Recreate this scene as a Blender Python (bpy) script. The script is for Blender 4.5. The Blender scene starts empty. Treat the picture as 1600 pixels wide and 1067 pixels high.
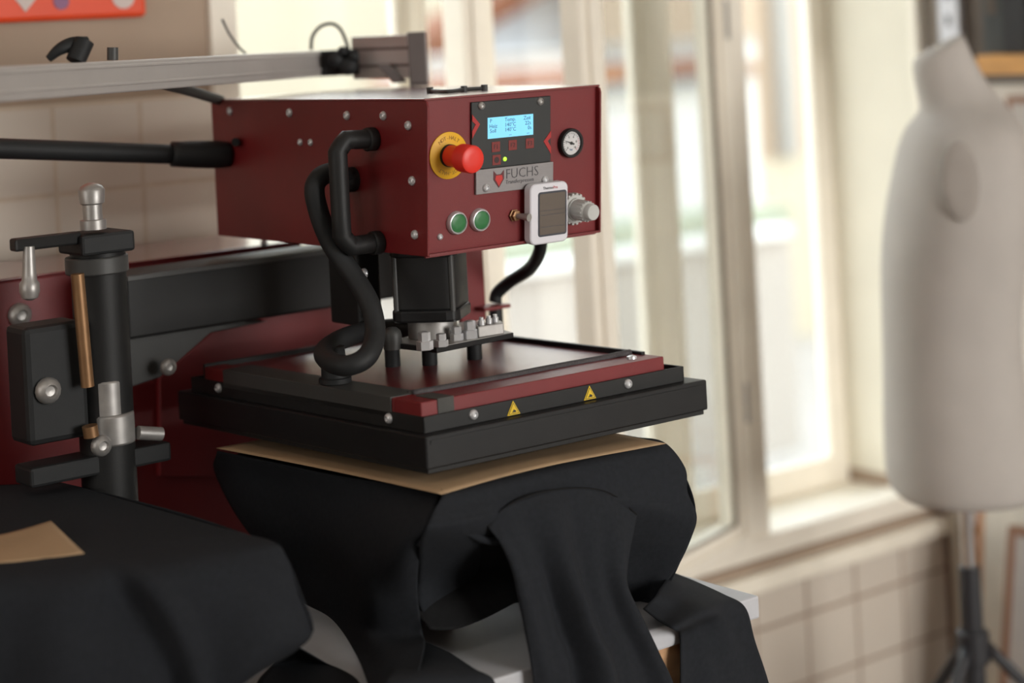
import bpy, math, random
from mathutils import Vector
V = Vector
S = bpy.context.scene
COL = S.collection
random.seed(7)

# ---------------------------------------------------------------- camera, sky, sun, large lamps, exposure
FPX, PSI, ROLL, CAMZ, PPX, PPY = 3071.0, math.radians(38.6), math.radians(3.0), 1.65, 800.0, 34.0
cam = bpy.data.cameras.new('camera'); camo = bpy.data.objects.new('camera', cam); COL.objects.link(camo)
cam.sensor_width = 36; cam.lens = FPX / 1600 * 36
cam.shift_x = 0.0; cam.shift_y = -(533.5 - PPY) / 1600
cam.clip_start = .05; cam.clip_end = 200
camo.location = (0, 0, CAMZ)
FW = V((math.sin(PSI), math.cos(PSI), 0)); RT = V((math.cos(PSI), -math.sin(PSI), 0)); UP = V((0, 0, 1))
cr, sr = math.cos(ROLL), math.sin(ROLL)
cx = RT * cr + UP * sr * -1          # image right
cy = UP * cr + RT * sr               # image up
from mathutils import Matrix
camo.rotation_euler = Matrix((cx, cy, -FW)).transposed().to_euler()
S.camera = camo
cam.dof.use_dof = True; cam.dof.focus_distance = 2.52; cam.dof.aperture_fstop = 1.8

w = bpy.data.worlds.new('World'); S.world = w; w.use_nodes = True
nt = w.node_tree; nt.nodes.clear()
wo = nt.nodes.new('ShaderNodeOutputWorld'); bg = nt.nodes.new('ShaderNodeBackground')
tc = nt.nodes.new('ShaderNodeTexCoord'); sx = nt.nodes.new('ShaderNodeSeparateXYZ'); rp = nt.nodes.new('ShaderNodeValToRGB')
nt.links.new(tc.outputs['Generated'], sx.inputs[0]); nt.links.new(sx.outputs['Z'], rp.inputs[0])
rp.color_ramp.elements[0].position = 0.0; rp.color_ramp.elements[0].color = (1.0, .965, .89, 1)
rp.color_ramp.elements[1].position = 0.7; rp.color_ramp.elements[1].color = (.80, .90, 1.0, 1)
nt.links.new(rp.outputs[0], bg.inputs[0]); bg.inputs[1].default_value = 5.0
nt.links.new(bg.outputs[0], wo.inputs[0])

def lamp(name, kind, loc, target, energy, color, size=1, size_y=None, spread=180):
    d = bpy.data.lights.new(name, kind); o = bpy.data.objects.new(name, d); COL.objects.link(o)
    o.location = loc; o.rotation_euler = (V(target) - V(loc)).to_track_quat('-Z', 'Y').to_euler()
    d.energy = energy; d.color = color
    if kind == 'AREA':
        d.spread = math.radians(spread); d.shape = 'RECTANGLE'; d.size = size; d.size_y = size_y or size
    return o
sun = lamp('sun', 'SUN', (0, 0, 8), (.9, 3.0, 4.2), .5, (1, .95, .86)); sun.data.angle = .01
# unseen area lights added as fill; windows behind and left are assumed, not built
lamp('added_back_fill', 'AREA', (2.5, -2.35, 1.75), (2.75, 2.8, 1.1), 58, (1, .985, .95), 1.8, 1.6, 110)  # added fill towards the window wall; the back wall has no opening
lamp('added_left_fill', 'AREA', (-1.75, 1.75, 1.9), (2.2, 2.1, 1.3), 15, (1, .97, .92), 1.4, 1.5)  # added fill for the left face of the press head; that wall is solid

lamp('added_ceiling_fill', 'AREA', (-.5, .3, 3.1), (1.2, 2.1, 1.0), 7, (1, .97, .92), 1.2, .4)  # unseen fill light, added to lift the dark left side of the shirts
S.view_settings.view_transform = 'Standard'; S.view_settings.look = 'None'
S.view_settings.gamma = 1; S.view_settings.use_curve_mapping = False
S.view_settings.exposure = 0.0

# ---------------------------------------------------------------- measuring helpers
def ray(u, v):
    a = (u - PPX) / FPX; b = -(v - PPY) / FPX
    return FW + RT * (a * cr + b * sr) + UP * (-a * sr + b * cr)
CAM = V((0, 0, CAMZ))
def onD(u, v, d): return CAM + ray(u, v) * d
def at(u, v, axis, val):
    r = ray(u, v); i = 'XYZ'.index(axis)
    return CAM + r * ((val - CAM[i]) / r[i])

# ---------------------------------------------------------------- materials
def lin(c):
    return tuple((x / 255 / 12.92 if x / 255 <= .04045 else ((x / 255 + .055) / 1.055) ** 2.4) for x in c)
def mat(name, rgb, rough=.5, metal=0, var=.06, scale=30, bump=0, bscale=200, coat=0, spec=.5, emit=0, stretch=None):
    m = bpy.data.materials.new(name); m.use_nodes = True
    n = m.node_tree; b = n.nodes['Principled BSDF']
    c = lin(rgb)
    t = n.nodes.new('ShaderNodeTexCoord'); nz = n.nodes.new('ShaderNodeTexNoise'); nz.inputs['Scale'].default_value = scale
    nz.inputs['Detail'].default_value = 4
    src = t.outputs['Object']
    if stretch:
        mp = n.nodes.new('ShaderNodeMapping'); mp.inputs['Scale'].default_value = stretch
        n.links.new(src, mp.inputs[0]); src = mp.outputs[0]
    n.links.new(src, nz.inputs['Vector'])
    r = n.nodes.new('ShaderNodeValToRGB')
    r.color_ramp.elements[0].position = .3; r.color_ramp.elements[1].position = .7
    r.color_ramp.elements[0].color = tuple(max(0, x * (1 - var)) for x in c) + (1,)
    r.color_ramp.elements[1].color = tuple(min(1, x * (1 + var)) for x in c) + (1,)
    n.links.new(nz.outputs['Fac'], r.inputs[0]); n.links.new(r.outputs[0], b.inputs['Base Color'])
    b.inputs['Roughness'].default_value = rough; b.inputs['Metallic'].default_value = metal
    b.inputs['Coat Weight'].default_value = coat; b.inputs['Coat Roughness'].default_value = .24
    b.inputs['Specular IOR Level'].default_value = spec
    if bump:
        n2 = n.nodes.new('ShaderNodeTexNoise'); n2.inputs['Scale'].default_value = bscale; n2.inputs['Detail'].default_value = 2
        bp = n.nodes.new('ShaderNodeBump'); bp.inputs['Strength'].default_value = bump; bp.inputs['Distance'].default_value = .002
        n.links.new(src, n2.inputs['Vector']); n.links.new(n2.outputs['Fac'], bp.inputs['Height']); n.links.new(bp.outputs[0], b.inputs['Normal'])
    if emit:
        n.links.new(r.outputs[0], b.inputs['Emission Color']); b.inputs['Emission Strength'].default_value = emit
    return m
M = dict(
    red=mat('red_paint', (112, 26, 29), .42, 0, .07, 14, .12, 900, 0, .5),
    redtop=mat('red_gloss_plate', (112, 28, 32), .42, 0, .08, 12, .10, 350, .55, .7),
    redcover=mat('red_cover_gloss', (112, 30, 33), .22, 0, .08, 12, .05, 350, 1, .8),
    blk=mat('black_powder_coat', (31, 31, 31), .5, 0, .1, 20, .1, 900, spec=.3),
    blkmat=mat('black_rubber', (33, 34, 35), .6, 0, .1, 40, .05, 400, spec=.3),
    blkgloss=mat('black_slab', (27, 27, 28), .42, 0, .12, 25, .08, 700, spec=.3),
    grey=mat('dark_grey_plate', (62, 62, 61), .5, 0, .08, 10, .05, 500),
    tape=mat('black_tape', (64, 63, 60), .7, 0, .08, 60, .2, 500),
    panelblk=mat('black_panel_foil', (34, 36, 36), .5, 0, .05, 30),
    badge=mat('brushed_grey_badge', (140, 136, 136), .45, .3, .05, 60, .05, 300, stretch=(1, 1, 12)),
    lcd=mat('backlit_lcd', (118, 196, 226), .4, 0, .02, 40, emit=.62),
    lcdtxt=mat('lcd_letters', (60, 112, 158), .5, 0, .02, 40),
    led=mat('lit_green_diode', (178, 235, 60), .4, 0, .02, 40, emit=.8),
    redkey=mat('red_key_print', (120, 34, 30), .5, 0, .06, 90),
    keytxt=mat('dark_key_letters', (52, 24, 24), .5, 0, .03, 40),
    chev=mat('bright_red_print', (168, 30, 30), .5, 0, .04, 40),
    foxdark=mat('fox_dark_red', (92, 34, 38), .5, 0, .04, 40),
    foxred=mat('fox_red', (190, 44, 38), .5, 0, .04, 40),
    ink=mat('dark_ink', (74, 70, 74), .5, 0, .03, 40),
    inkblk=mat('black_ink', (30, 30, 32), .5, 0, .03, 40),
    inkred=mat('red_ink', (190, 40, 50), .5, 0, .03, 40),
    inkblue=mat('blue_ink', (70, 110, 150), .5, 0, .03, 40),
    yellow=mat('yellow_disc', (222, 168, 24), .5, 0, .06, 40),
    yelink=mat('yellow_disc_letters', (140, 100, 20), .5, 0, .05, 40),
    warn=mat('warning_yellow', (226, 188, 20), .5, 0, .05, 40),
    estop=mat('red_plastic_knob', (226, 48, 34), .42, 0, .03, 30),
    white=mat('white_plastic', (216, 214, 220), .4, 0, .02, 30),
    screen=mat('grey_lcd_glass', (98, 88, 80), .25, 0, .05, 8, coat=.3),
    screenrim=mat('screen_rim', (64, 66, 74), .3, 0, .05, 20),
    knob=mat('grey_knob_plastic', (186, 186, 183), .45, 0, .05, 30),
    dial=mat('gauge_face', (205, 203, 203), .5, 0, .05, 60),
    green=mat('green_button_cap', (46, 112, 62), .42, 0, .06, 30),
    steel=mat('bright_steel', (208, 208, 210), .3, .45, .05, 60),
    zinc=mat('dull_zinc', (166, 163, 160), .42, .6, .1, 60),
    brass=mat('worn_brass', (140, 106, 74), .45, .6, .1, 40),
    alu=mat('aluminium_extrusion', (180, 175, 172), .42, .3, .05, 12),
    aludark=mat('dark_aluminium_end', (104, 96, 94), .5, .3, .06, 12),
    braid=mat('braided_cable', (66, 62, 64), .6, 0, .3, 500, .6, 700),
    cloth=mat('black_jersey', (35, 37, 41), .95, 0, .12, 160, .35, 1400, spec=.2),
    clothin=mat('black_jersey_inside', (31, 31, 32), .98, 0, .1, 160, .3, 1400, spec=.1),
    kraft=mat('kraft_paper', (170, 142, 110), .75, 0, .1, 9, .15, 120),
    tablewhite=mat('white_table_laminate', (190, 190, 194), .5, 0, .05, 20, .06, 120),
    ply=mat('plywood_edge', (196, 152, 112), .7, 0, .1, 18, .1, 90, stretch=(1, 1, 6)),
    frame=mat('cream_window_paint', (238, 230, 216), .5, 0, .05, 9, .15, 120),
    glazing=mat('glazing_putty_crack', (112, 98, 80), .8, 0, .15, 60),
    reveal=mat('reveal_plaster', (228, 222, 206), .8, 0, .03, 6, .1, 60),
    sill=mat('sill_paint', (240, 232, 216), .55, 0, .05, 12, .1, 80),
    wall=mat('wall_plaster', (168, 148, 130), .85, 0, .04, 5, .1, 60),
    wallw=mat('white_wall', (214, 206, 196), .85, 0, .04, 5, .1, 60),
    tile=mat('cream_wall_tile', (212, 201, 188), .3, 0, .03, 4, .03, 30),
    grout=mat('tile_grout', (150, 128, 112), .9, 0, .08, 40),
    groutl=mat('pale_tile_grout', (206, 190, 172), .9, 0, .05, 40),
    floor=mat('grey_floor', (150, 144, 140), .6, 0, .08, 8, .1, 50),
    ceil=mat('ceiling_white', (226, 221, 212), .9, 0, .03, 5),
    mann=mat('mannequin_jersey', (174, 167, 161), .85, 0, .03, 14, .3, 260),
    armshade=mat('arm_cap_painted_shade', (150, 142, 135), .85, 0, .04, 14, .2, 260),  # mannequin jersey darkened to stand in for armhole shade
    chrome=mat('chrome_tube', (205, 205, 208), .2, 1, .03, 20),
    blacktube=mat('black_stand', (40, 40, 44), .5, 0, .06, 30),
    standard=mat('white_slotted_metal', (208, 208, 214), .5, 0, .03, 20),
    slot=mat('dark_slot', (74, 76, 82), .8, 0, .03, 20),
    shelfwood=mat('orange_pine', (214, 158, 92), .55, 0, .1, 10, .05, 60, stretch=(6, 1, 6)),
    dark=mat('dark_shelf_box', (42, 42, 44), .7, 0, .1, 12),
    darkbrown=mat('dark_cupboard', (92, 82, 74), .8, 0, .1, 12),
    darkgrey=mat('charcoal_box', (66, 68, 68), .7, 0, .1, 12),
    canvas=mat('grey_canvas', (178, 170, 164), .9, 0, .05, 20, .2, 600),
    canvasw=mat('white_canvas', (206, 198, 184), .9, 0, .05, 20, .2, 600),
    woodedge=mat('orange_wood_edge', (176, 126, 88), .7, 0, .1, 20),
    woodbrown=mat('brown_wood_edge', (136, 98, 76), .7, 0, .1, 20),
    orange=mat('orange_plastic', (226, 70, 22), .5, 0, .04, 12),
    patch=mat('pale_print', (206, 190, 184), .6, 0, .04, 30),
    patchblue=mat('violet_print', (140, 96, 130), .6, 0, .04, 30),
    facade=mat('cream_facade', (180, 171, 152), .9, 0, .03, 2),
    facpeach=mat('peach_facade', (176, 156, 136), .9, 0, .03, 2),
    facwhite=mat('white_facade', (206, 206, 205), .9, 0, .03, 2),
    facblue=mat('pale_blue_facade', (214, 222, 233), .9, 0, .03, 2),
    rooftile=mat('orange_roof_tile', (124, 80, 58), .85, 0, .12, 8),
    gutter=mat('grey_gutter', (150, 150, 148), .6, 0, .05, 8),
    pave=mat('pale_paving', (158, 152, 146), .9, 0, .05, 2),
    grass=mat('pale_green_ledge', (138, 144, 126), .9, 0, .1, 4),
)
def glass_mat():
    m = bpy.data.materials.new('window_glass'); m.use_nodes = True; n = m.node_tree; n.nodes.clear()
    o = n.nodes.new('ShaderNodeOutputMaterial'); mx = n.nodes.new('ShaderNodeMixShader'); t = n.nodes.new('ShaderNodeBsdfTransparent')
    g = n.nodes.new('ShaderNodeBsdfGlossy'); g.inputs['Roughness'].default_value = .02
    fr = n.nodes.new('ShaderNodeLayerWeight'); fr.inputs[0].default_value = .12
    nz = n.nodes.new('ShaderNodeTexNoise'); nz.inputs['Scale'].default_value = 3
    bp = n.nodes.new('ShaderNodeBump'); bp.inputs['Strength'].default_value = .02
    n.links.new(nz.outputs[0], bp.inputs['Height']); n.links.new(bp.outputs[0], g.inputs['Normal'])
    t.inputs[0].default_value = (.94, .95, .94, 1)
    n.links.new(fr.outputs['Facing'], mx.inputs[0]); n.links.new(t.outputs[0], mx.inputs[1]); n.links.new(g.outputs[0], mx.inputs[2]); n.links.new(mx.outputs[0], o.inputs[0])
    return m
M['glass'] = glass_mat()

# ---------------------------------------------------------------- mesh helpers
LOC = {}
def catmull(P, n):
    P = [V(p) for p in P]; out = []
    Q = [P[0] * 2 - P[1]] + P + [P[-1] * 2 - P[-2]]
    seg = len(P) - 1
    for k in range(n):
        s = k / (n - 1) * seg; i = min(int(s), seg - 1); t = s - i
        a, b, c, d = Q[i:i + 4]
        out.append(.5 * ((2 * b) + (c - a) * t + (2 * a - 5 * b + 4 * c - d) * t * t + (3 * b - a - 3 * c + d) * t ** 3))
    return out
def frame_of(ax):
    ax = V(ax).normalized(); h = V((0, 0, 1)) if abs(ax.z) < .9 else V((1, 0, 0))
    e1 = h.cross(ax).normalized(); return e1, ax.cross(e1), ax
class MB:
    def __init__(s): s.v = []; s.f = []
    def add(s, vs, fs):
        b = len(s.v); s.v += [V(p) for p in vs]; s.f += [[i + b for i in f] for f in fs]; return s
    def hexa(s, p):      # p: 8 corners, bottom ring 0-3, top ring 4-7
        return s.add(p, [(3, 2, 1, 0), (4, 5, 6, 7), (0, 1, 5, 4), (1, 2, 6, 5), (2, 3, 7, 6), (3, 0, 4, 7)])
    def box(s, lo, hi):
        x0, y0, z0 = lo; x1, y1, z1 = hi
        return s.hexa([(x0, y0, z0), (x1, y0, z0), (x1, y1, z0), (x0, y1, z0), (x0, y0, z1), (x1, y0, z1), (x1, y1, z1), (x0, y1, z1)])
    def bar(s, o, a, b, c):   # corner + three edge vectors
        o, a, b, c = V(o), V(a), V(b), V(c)
        if a.cross(b).dot(c) < 0: a, b = b, a
        return s.hexa([o, o + a, o + a + b, o + b, o + c, o + a + c, o + a + b + c, o + b + c])
    def prism(s, poly, vec):
        poly = [V(p) for p in poly]; n = len(poly); vec = V(vec)
        nrm = sum(((poly[i] - poly[0]).cross(poly[(i + 1) % n] - poly[0]) for i in range(1, n)), V((0, 0, 0)))
        if nrm.dot(vec) < 0: poly = poly[::-1]
        return s.add(poly + [p + vec for p in poly], [list(range(n))[::-1], list(range(n, 2 * n))] + [(i, (i + 1) % n, (i + 1) % n + n, i + n) for i in range(n)])
    def lathe(s, o, ax, prof, n=24, ecc=None):
        e1, e2, ax = frame_of(ax) if not ecc else (V(ecc[0]), V(ecc[1]), V(ax).normalized())
        o = V(o); vs = []; fs = []
        for h, r in prof:
            for k in range(n):
                t = 2 * math.pi * k / n; vs.append(o + ax * h + (e1 * math.cos(t) + e2 * math.sin(t)) * r)
        for j in range(len(prof) - 1):
            for k in range(n): fs.append((j * n + k, j * n + (k + 1) % n, (j + 1) * n + (k + 1) % n, (j + 1) * n + k))
        fs.append(list(range(n))[::-1]); fs.append([(len(prof) - 1) * n + k for k in range(n)])
        return s.add(vs, fs)
    def cyl(s, a, b, r, r2=None, n=20):
        a, b = V(a), V(b); return s.lathe(a, b - a, [(0, r), ((b - a).length, r if r2 is None else r2)], n)
    def tube(s, pts, r, n=12, res=None, rfun=None):
        P = catmull(pts, res or 10 * len(pts)) if res != 0 else [V(p) for p in pts]
        e1 = None; vs = []; fs = []
        for i, p in enumerate(P):
            t = (P[min(i + 1, len(P) - 1)] - P[max(i - 1, 0)]).normalized()
            if e1 is None: e1 = frame_of(t)[0]
            e1 = (e1 - t * e1.dot(t)).normalized(); e2 = t.cross(e1)
            rr = rfun(i / (len(P) - 1)) * r if rfun else r
            for k in range(n):
                q = 2 * math.pi * k / n; vs.append(p + (e1 * math.cos(q) + e2 * math.sin(q)) * rr)
        for j in range(len(P) - 1):
            for k in range(n): fs.append((j * n + k, j * n + (k + 1) % n, (j + 1) * n + (k + 1) % n, (j + 1) * n + k))
        fs.append(list(range(n))[::-1]); fs.append([(len(P) - 1) * n + k for k in range(n)])
        return s.add(vs, fs)
    def sheet(s, rows, nu=30, nv=30, fold=None):
        R = [catmull(r, nu) for r in rows]
        cols = [catmull([R[j][i] for j in range(len(R))], nv) for i in range(nu)]
        vs = []
        for j in range(nv):
            for i in range(nu):
                p = cols[i][j]
                if fold: p = p + fold(i / (nu - 1), j / (nv - 1))
                vs.append(p)
        fs = [(j * nu + i, j * nu + i + 1, (j + 1) * nu + i + 1, (j + 1) * nu + i) for j in range(nv - 1) for i in range(nu - 1)]
        return s.add(vs, fs)
    def build(s, name, m, parent=None, smooth=False, bevel=0, solid=0, label=None, kind=None, subsurf=0, base=None):
        xs = [p.x for p in s.v]; ys = [p.y for p in s.v]; zs = [p.z for p in s.v]
        c = V(base) if base else V(((min(xs) + max(xs)) / 2, (min(ys) + max(ys)) / 2, min(zs)))
        me = bpy.data.meshes.new(name); me.from_pydata([p - c for p in s.v], [], s.f); me.update()
        me.materials.append(M[m] if isinstance(m, str) else m)
        o = bpy.data.objects.new(name, me); COL.objects.link(o)
        if smooth:
            me.polygons.foreach_set('use_smooth', [True] * len(me.polygons))
            if smooth != 'all': me.set_sharp_from_angle(angle=math.radians(40))
        if bevel:
            b = o.modifiers.new('bevel', 'BEVEL'); b.width = bevel; b.segments = 2; b.limit_method = 'ANGLE'; b.angle_limit = math.radians(40)
        if solid:
            b = o.modifiers.new('solid', 'SOLIDIFY'); b.thickness = solid; b.offset = -1
        if subsurf:
            b = o.modifiers.new('sub', 'SUBSURF'); b.levels = b.render_levels = subsurf
        place(o, c, parent)
        if label: o['label'] = label
        if kind: o['kind'] = kind
        return o
def place(o, c, parent):
    LOC[o.name] = V(c)
    if parent: o.parent = parent; o.location = V(c) - LOC[parent.name]
    else: o.location = c
def clone(o, delta, parent=None):
    c = o.copy(); COL.objects.link(c); place(c, LOC[o.name] + V(delta), parent or o.parent); return c
def thing(name, loc, label, cat, group=None):
    o = bpy.data.objects.new(name, None); COL.objects.link(o); o.empty_display_size = .05; place(o, loc, None)
    return tag(o, label, cat, group)
def tag(o, label, cat, group=None):
    o['label'] = label; o['category'] = cat
    if group: o['group'] = group
    return o
def struct(o): o['kind'] = 'structure'; return o
def text(s, name, size, m, o, ex, ey, en, parent=None, depth=.0004, align='CENTER', thin=0, sx=1.0):
    c = bpy.data.curves.new('lettering', 'FONT'); c.body = s; c.size = size; c.align_x = align; c.align_y = 'CENTER'
    c.extrude = depth / 2; c.offset = thin * size; c.resolution_u = 2
    t = bpy.data.objects.new('lettering', c); COL.objects.link(t)
    bpy.context.view_layer.update()
    me = bpy.data.meshes.new_from_object(t.evaluated_get(bpy.context.evaluated_depsgraph_get()))
    b = MB(); o, ex, ey, en = V(o), V(ex), V(ey), V(en)
    b.add([o + ex * v.co.x * sx + ey * v.co.y + en * (v.co.z + depth / 2) for v in me.vertices], [list(p.vertices) for p in me.polygons])
    bpy.data.objects.remove(t); bpy.data.curves.remove(c)
    return b.build(name, m, parent)

# ================================================================= SETTING
WY = 2.83                    # room face of the window wall
RX = 3.42                    # room face of the right-hand wall
X0, Y0, CEIL = -1.9, -2.5, 3.2
WT = .30
struct(MB().box((X0, Y0, -.12), (RX + .3, WY + WT, 0)).build('floor', 'floor'))
struct(MB().box((X0, Y0, CEIL), (RX + .3, WY + WT, CEIL + .12)).build('ceiling', 'ceil'))
OX0, OX1, OZ0, OZ1 = 1.64, 3.385, .535, 2.75        # window opening
ww = MB()
ww.box((X0, WY, 0), (OX0, WY + WT, CEIL)); ww.box((OX1, WY, 0), (RX + .3, WY + WT, CEIL))
ww.box((OX0, WY, 0), (OX1, WY + WT, OZ0)); ww.box((OX0, WY, OZ1), (OX1, WY + WT, CEIL))
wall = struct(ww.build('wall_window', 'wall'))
struct(MB().box((RX, Y0, 0), (RX + .3, WY, CEIL)).build('wall_right', 'wallw'))
struct(MB().box((X0 - .2, Y0, 0), (X0, WY + WT, CEIL)).build('wall_left', 'wallw'))
struct(MB().box((X0 - .2, Y0 - .2, 0), (RX + .3, Y0, CEIL)).build('wall_back', 'wallw'))

# wall tiles: each its own piece, on a recessed grout bed
TW, TH = .1495, .1375
def tile_mb(x, z, w_, h_):
    y1, y0, c = WY - .002, WY - .009, .002
    return MB().hexa([(x, y1, z), (x + w_, y1, z), (x + w_, y1, z + h_), (x, y1, z + h_),
                      (x + c, y0, z + c), (x + w_ - c, y0, z + c), (x + w_ - c, y0, z + h_ - c), (x + c, y0, z + h_ - c)])
MB().box((2.35, WY - .0062, .0), (3.405, WY + .001, .478)).build('tile_bed', 'grout', wall)
MB().box((.85, WY - .0082, .9), (1.62, WY + .001, 1.56)).build('tile_bed', 'groutl', wall)
proto_tile = None
def tiles(xs, zs):
    global proto_tile
    for x, w_ in xs:
        for z, h_ in zs:
            if abs(w_ - TW + .004) < 1e-6 and abs(h_ - TH + .004) < 1e-6 and proto_tile:
                o, ref = proto_tile; t = clone(o, V((x, 0, z)) - ref, wall)
            else:
                t = tile_mb(x, z, w_, h_).build('tile', 'tile', wall)
                if abs(w_ - TW + .004) < 1e-6 and abs(h_ - TH + .004) < 1e-6: proto_tile = (t, V((x, 0, z)))
xs = [(2.948 + TW * k + .002, TW - .004) for k in range(-4, 3)] + [(2.948 + TW * 3 + .002, 3.404 - 2.948 - 3 * TW - .002)]
tiles(xs, [(.401 - TH * k + .002, TH - .004) for k in (1, 2)] + [(.403, .074)])
xs = [(1.335 + TW * k + .002, TW - .004) for k in range(-3, 2)]
tiles(xs, [(1.42 - TH * k + .002, TH - .004) for k in range(-0, 4)])
# stone ledge below the window and the corner strip at the right
struct(MB().box((2.2, WY - .03, .482), (3.405, WY, .518)).build('trim_1', 'sill', bevel=.004))

# ---- the box window
win = bpy.data.objects.new('window_1', None); COL.objects.link(win); place(win, (2.5, WY, OZ0), None); struct(win)
FD = .055
def wpart(name, lo, hi, m='frame', par=None, bevel=.003): return MB().box(lo, hi).build(name, m, par or win, bevel=bevel)
wpart('frame_rail', (OX0, WY - .018, .545), (OX1, WY + FD, .588))
wpart('frame_rail', (OX0, WY - .01, OZ1 - .06), (OX1, WY + FD, OZ1))
wpart('frame_jamb', (OX0 - .02, WY - .012, .588), (OX0 + .03, WY + FD, OZ1 - .06))
wpart('frame_post', (2.14, WY - .008, .588), (2.21, WY + FD, OZ1 - .06))
wpart('post_bead', (2.158, WY - .016, .60), (2.190, WY - .008, OZ1 - .08), bevel=.003)
wpart('frame_post', (2.797, WY - .012, .588), (2.850, WY + FD, OZ1 - .06))
# right lining (deep reveal), moulded edge at its room side
MB().box((OX1 - .004, WY - .006, .588), (OX1, WY + WT, OZ1)).build('lining', 'reveal', win)
wpart('lining_mould', (OX1 - .012, WY - .022, .588), (OX1 + .012, WY + .0, OZ1), bevel=.006)
wpart('lining_mould', (OX1 + .012, WY - .012, .53), (OX1 + .030, WY + .0, OZ1), bevel=.004)
MB().box((OX0, WY - .006, .588), (OX0 + .006, WY + WT, OZ1)).build('lining', 'reveal', win)
MB().box((OX0, WY + FD, .540), (OX1, WY + WT, .556)).build('sill_board', 'sill', win)
# outer posts and sashes
YO = 3.08
wpart('outer_post', (2.197, YO - .006, .556), (2.221, YO + .034, OZ1))
wpart('outer_post', (2.803, YO - .006, .556), (2.829, YO + .034, OZ1))
wpart('outer_post_bead', (2.810, YO - .012, .58), (2.822, YO - .006, OZ1))
def sash(x0, x1, y, z0, z1, st=.045, name='outer_sash', rail=None, dep=.034):
    o = bpy.data.objects.new(name, None); COL.objects.link(o); place(o, (x0, y, z0), win)
    r = rail or st
    for a, b in (((x0, z0), (x0 + st, z1)), ((x1 - st, z0), (x1, z1))):
        MB().box((a[0], y, a[1]), (b[0], y + dep, b[1])).build('stile', 'frame', o, bevel=.003)
    for za, zb in ((z0, z0 + r), (z1 - st, z1)):
        MB().box((x0 + st, y, za), (x1 - st, y + dep, zb)).build('rail', 'frame', o, bevel=.003)
    MB().box((x0 + st - .004, y + .014, z0 + r - .004), (x1 - st + .004, y + .017, z1 - st + .004)).build('pane', 'glass', o)
    b = .010
    for lo, hi in (((x0 + st, y - .003, z0 + r), (x0 + st + b, y + .013, z1 - st)), ((x1 - st - b, y - .003, z0 + r), (x1 - st, y + .013, z1 - st)), ((x0 + st, y - .006, z0 + r), (x1 - st, y + .013, z0 + r + b))):
        MB().box(lo, hi).build('bead', 'frame', o, bevel=.003)
    return o
sash(OX0 + .012, 2.197, YO, .556, OZ1, .016, rail=.05)
sash(2.221, 2.803, YO, .556, OZ1, .016, rail=.05)
sash(2.829, OX1 - .004, YO, .556, OZ1, .050, rail=.058)
# the inner casement, swung a little into the room on its right-hand post
ANG = math.radians(18); CE = V((-math.cos(ANG), -math.sin(ANG), 0)); CN = V((-math.sin(ANG), math.cos(ANG), 0))
HG = V((2.794, WY - .016, .572)); CL, CH, CT = .56, 2.1, .042
cas = bpy.data.objects.new('open_casement', None); COL.objects.link(cas); place(cas, HG, win)
def cbar(name, s0, s1, z0, z1, t0=0, t1=CT, m='frame', bevel=.004):
    return MB().bar(HG + CE * s0 + CN * t0 + UP * z0, CE * (s1 - s0), CN * (t1 - t0), UP * (z1 - z0)).build(name, m, cas, bevel=bevel)
cbar('stile', 0, .058, 0, CH); cbar('stile', CL - .066, CL, 0, CH); cbar('stile_rebate', CL - .092, CL - .064, .05, CH - .05, .006, .030)
cbar('rail', .058, CL - .066, 0, .058); cbar('rail', .058, CL - .066, CH - .06, CH)
cbar('moulding', .018, .036, .02, CH - .02, -.010, 0, bevel=.006)
cbar('moulding', CL - .046, CL - .024, .02, CH - .02, -.010, 0, bevel=.006)
cbar('moulding', .036, CL - .046, .018, .036, -.010, 0, bevel=.006)
cbar('putty_line', .0575, .0605, .058, CH - .06, -.0005, .01, 'glazing', 0)
cbar('putty_line', .0605, CL - .066, .058, .0605, -.0005, .01, 'glazing', 0)
cbar('pane', .056, CL - .064, .056, CH - .058, .018, .021, 'glass', 0)
cbar('hinge', -.006, .006, 1.02, 1.10, -.006, .006, 'zinc', .002)
cbar('hinge', -.006, .006, .25, .33, -.006, .006, 'zinc', .002)

# ================================================================= OUTSIDE
struct(MB().box((-3, WY + .32, -.6), (40, 30, -.5)).build('courtyard_ground', 'pave'))
bld = thing('courtyard_building', (14, 17, -.5), 'tall cream rendered house across the courtyard behind the left panes', 'building')
MB().box((1, 17, -.5), (24, 22, 5.2)).build('facade', 'facade', bld)
MB().box((1, 16.85, 5.0), (24, 17, 5.2)).build('eaves', 'gutter', bld)
# gabled house with the orange verge
g0 = at(668, 84, 'Y', 11.0); g1 = at(828, -12, 'Y', 11.0); slope = (g1.z - g0.z) / (g1.x - g0.x)
gab = thing('gabled_house', (g1.x, 11, -.5), 'pale house with an orange sloping roof edge seen past the mullion', 'building')
ex_ = at(1095, 60, 'Y', 11.0).x
bx = g0.x - .06; bz = g0.z - slope * .06; ez = g1.z + slope * (ex_ - g1.x)
MB().prism([(bx + .1, 11, -.5), (bx + .1, 11, bz + slope * .1), (ex_, 11, ez), (ex_, 11, -.5)], (0, .3, 0)).build('gable_wall', 'facblue', gab)
d_ = V((1, 0, slope)).normalized(); n_ = V((-d_.z, 0, d_.x))
MB().bar((bx, 10.8, bz), V((ex_ - bx, 0, ez - bz)), (0, .5, 0), n_ * .14).build('roof_slope', 'rooftile', gab)
MB().bar((bx, 10.76, bz), V((ex_ - bx, 0, ez - bz)), (0, .04, 0), n_ * .17).build('verge_board', 'rooftile', gab)
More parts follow.
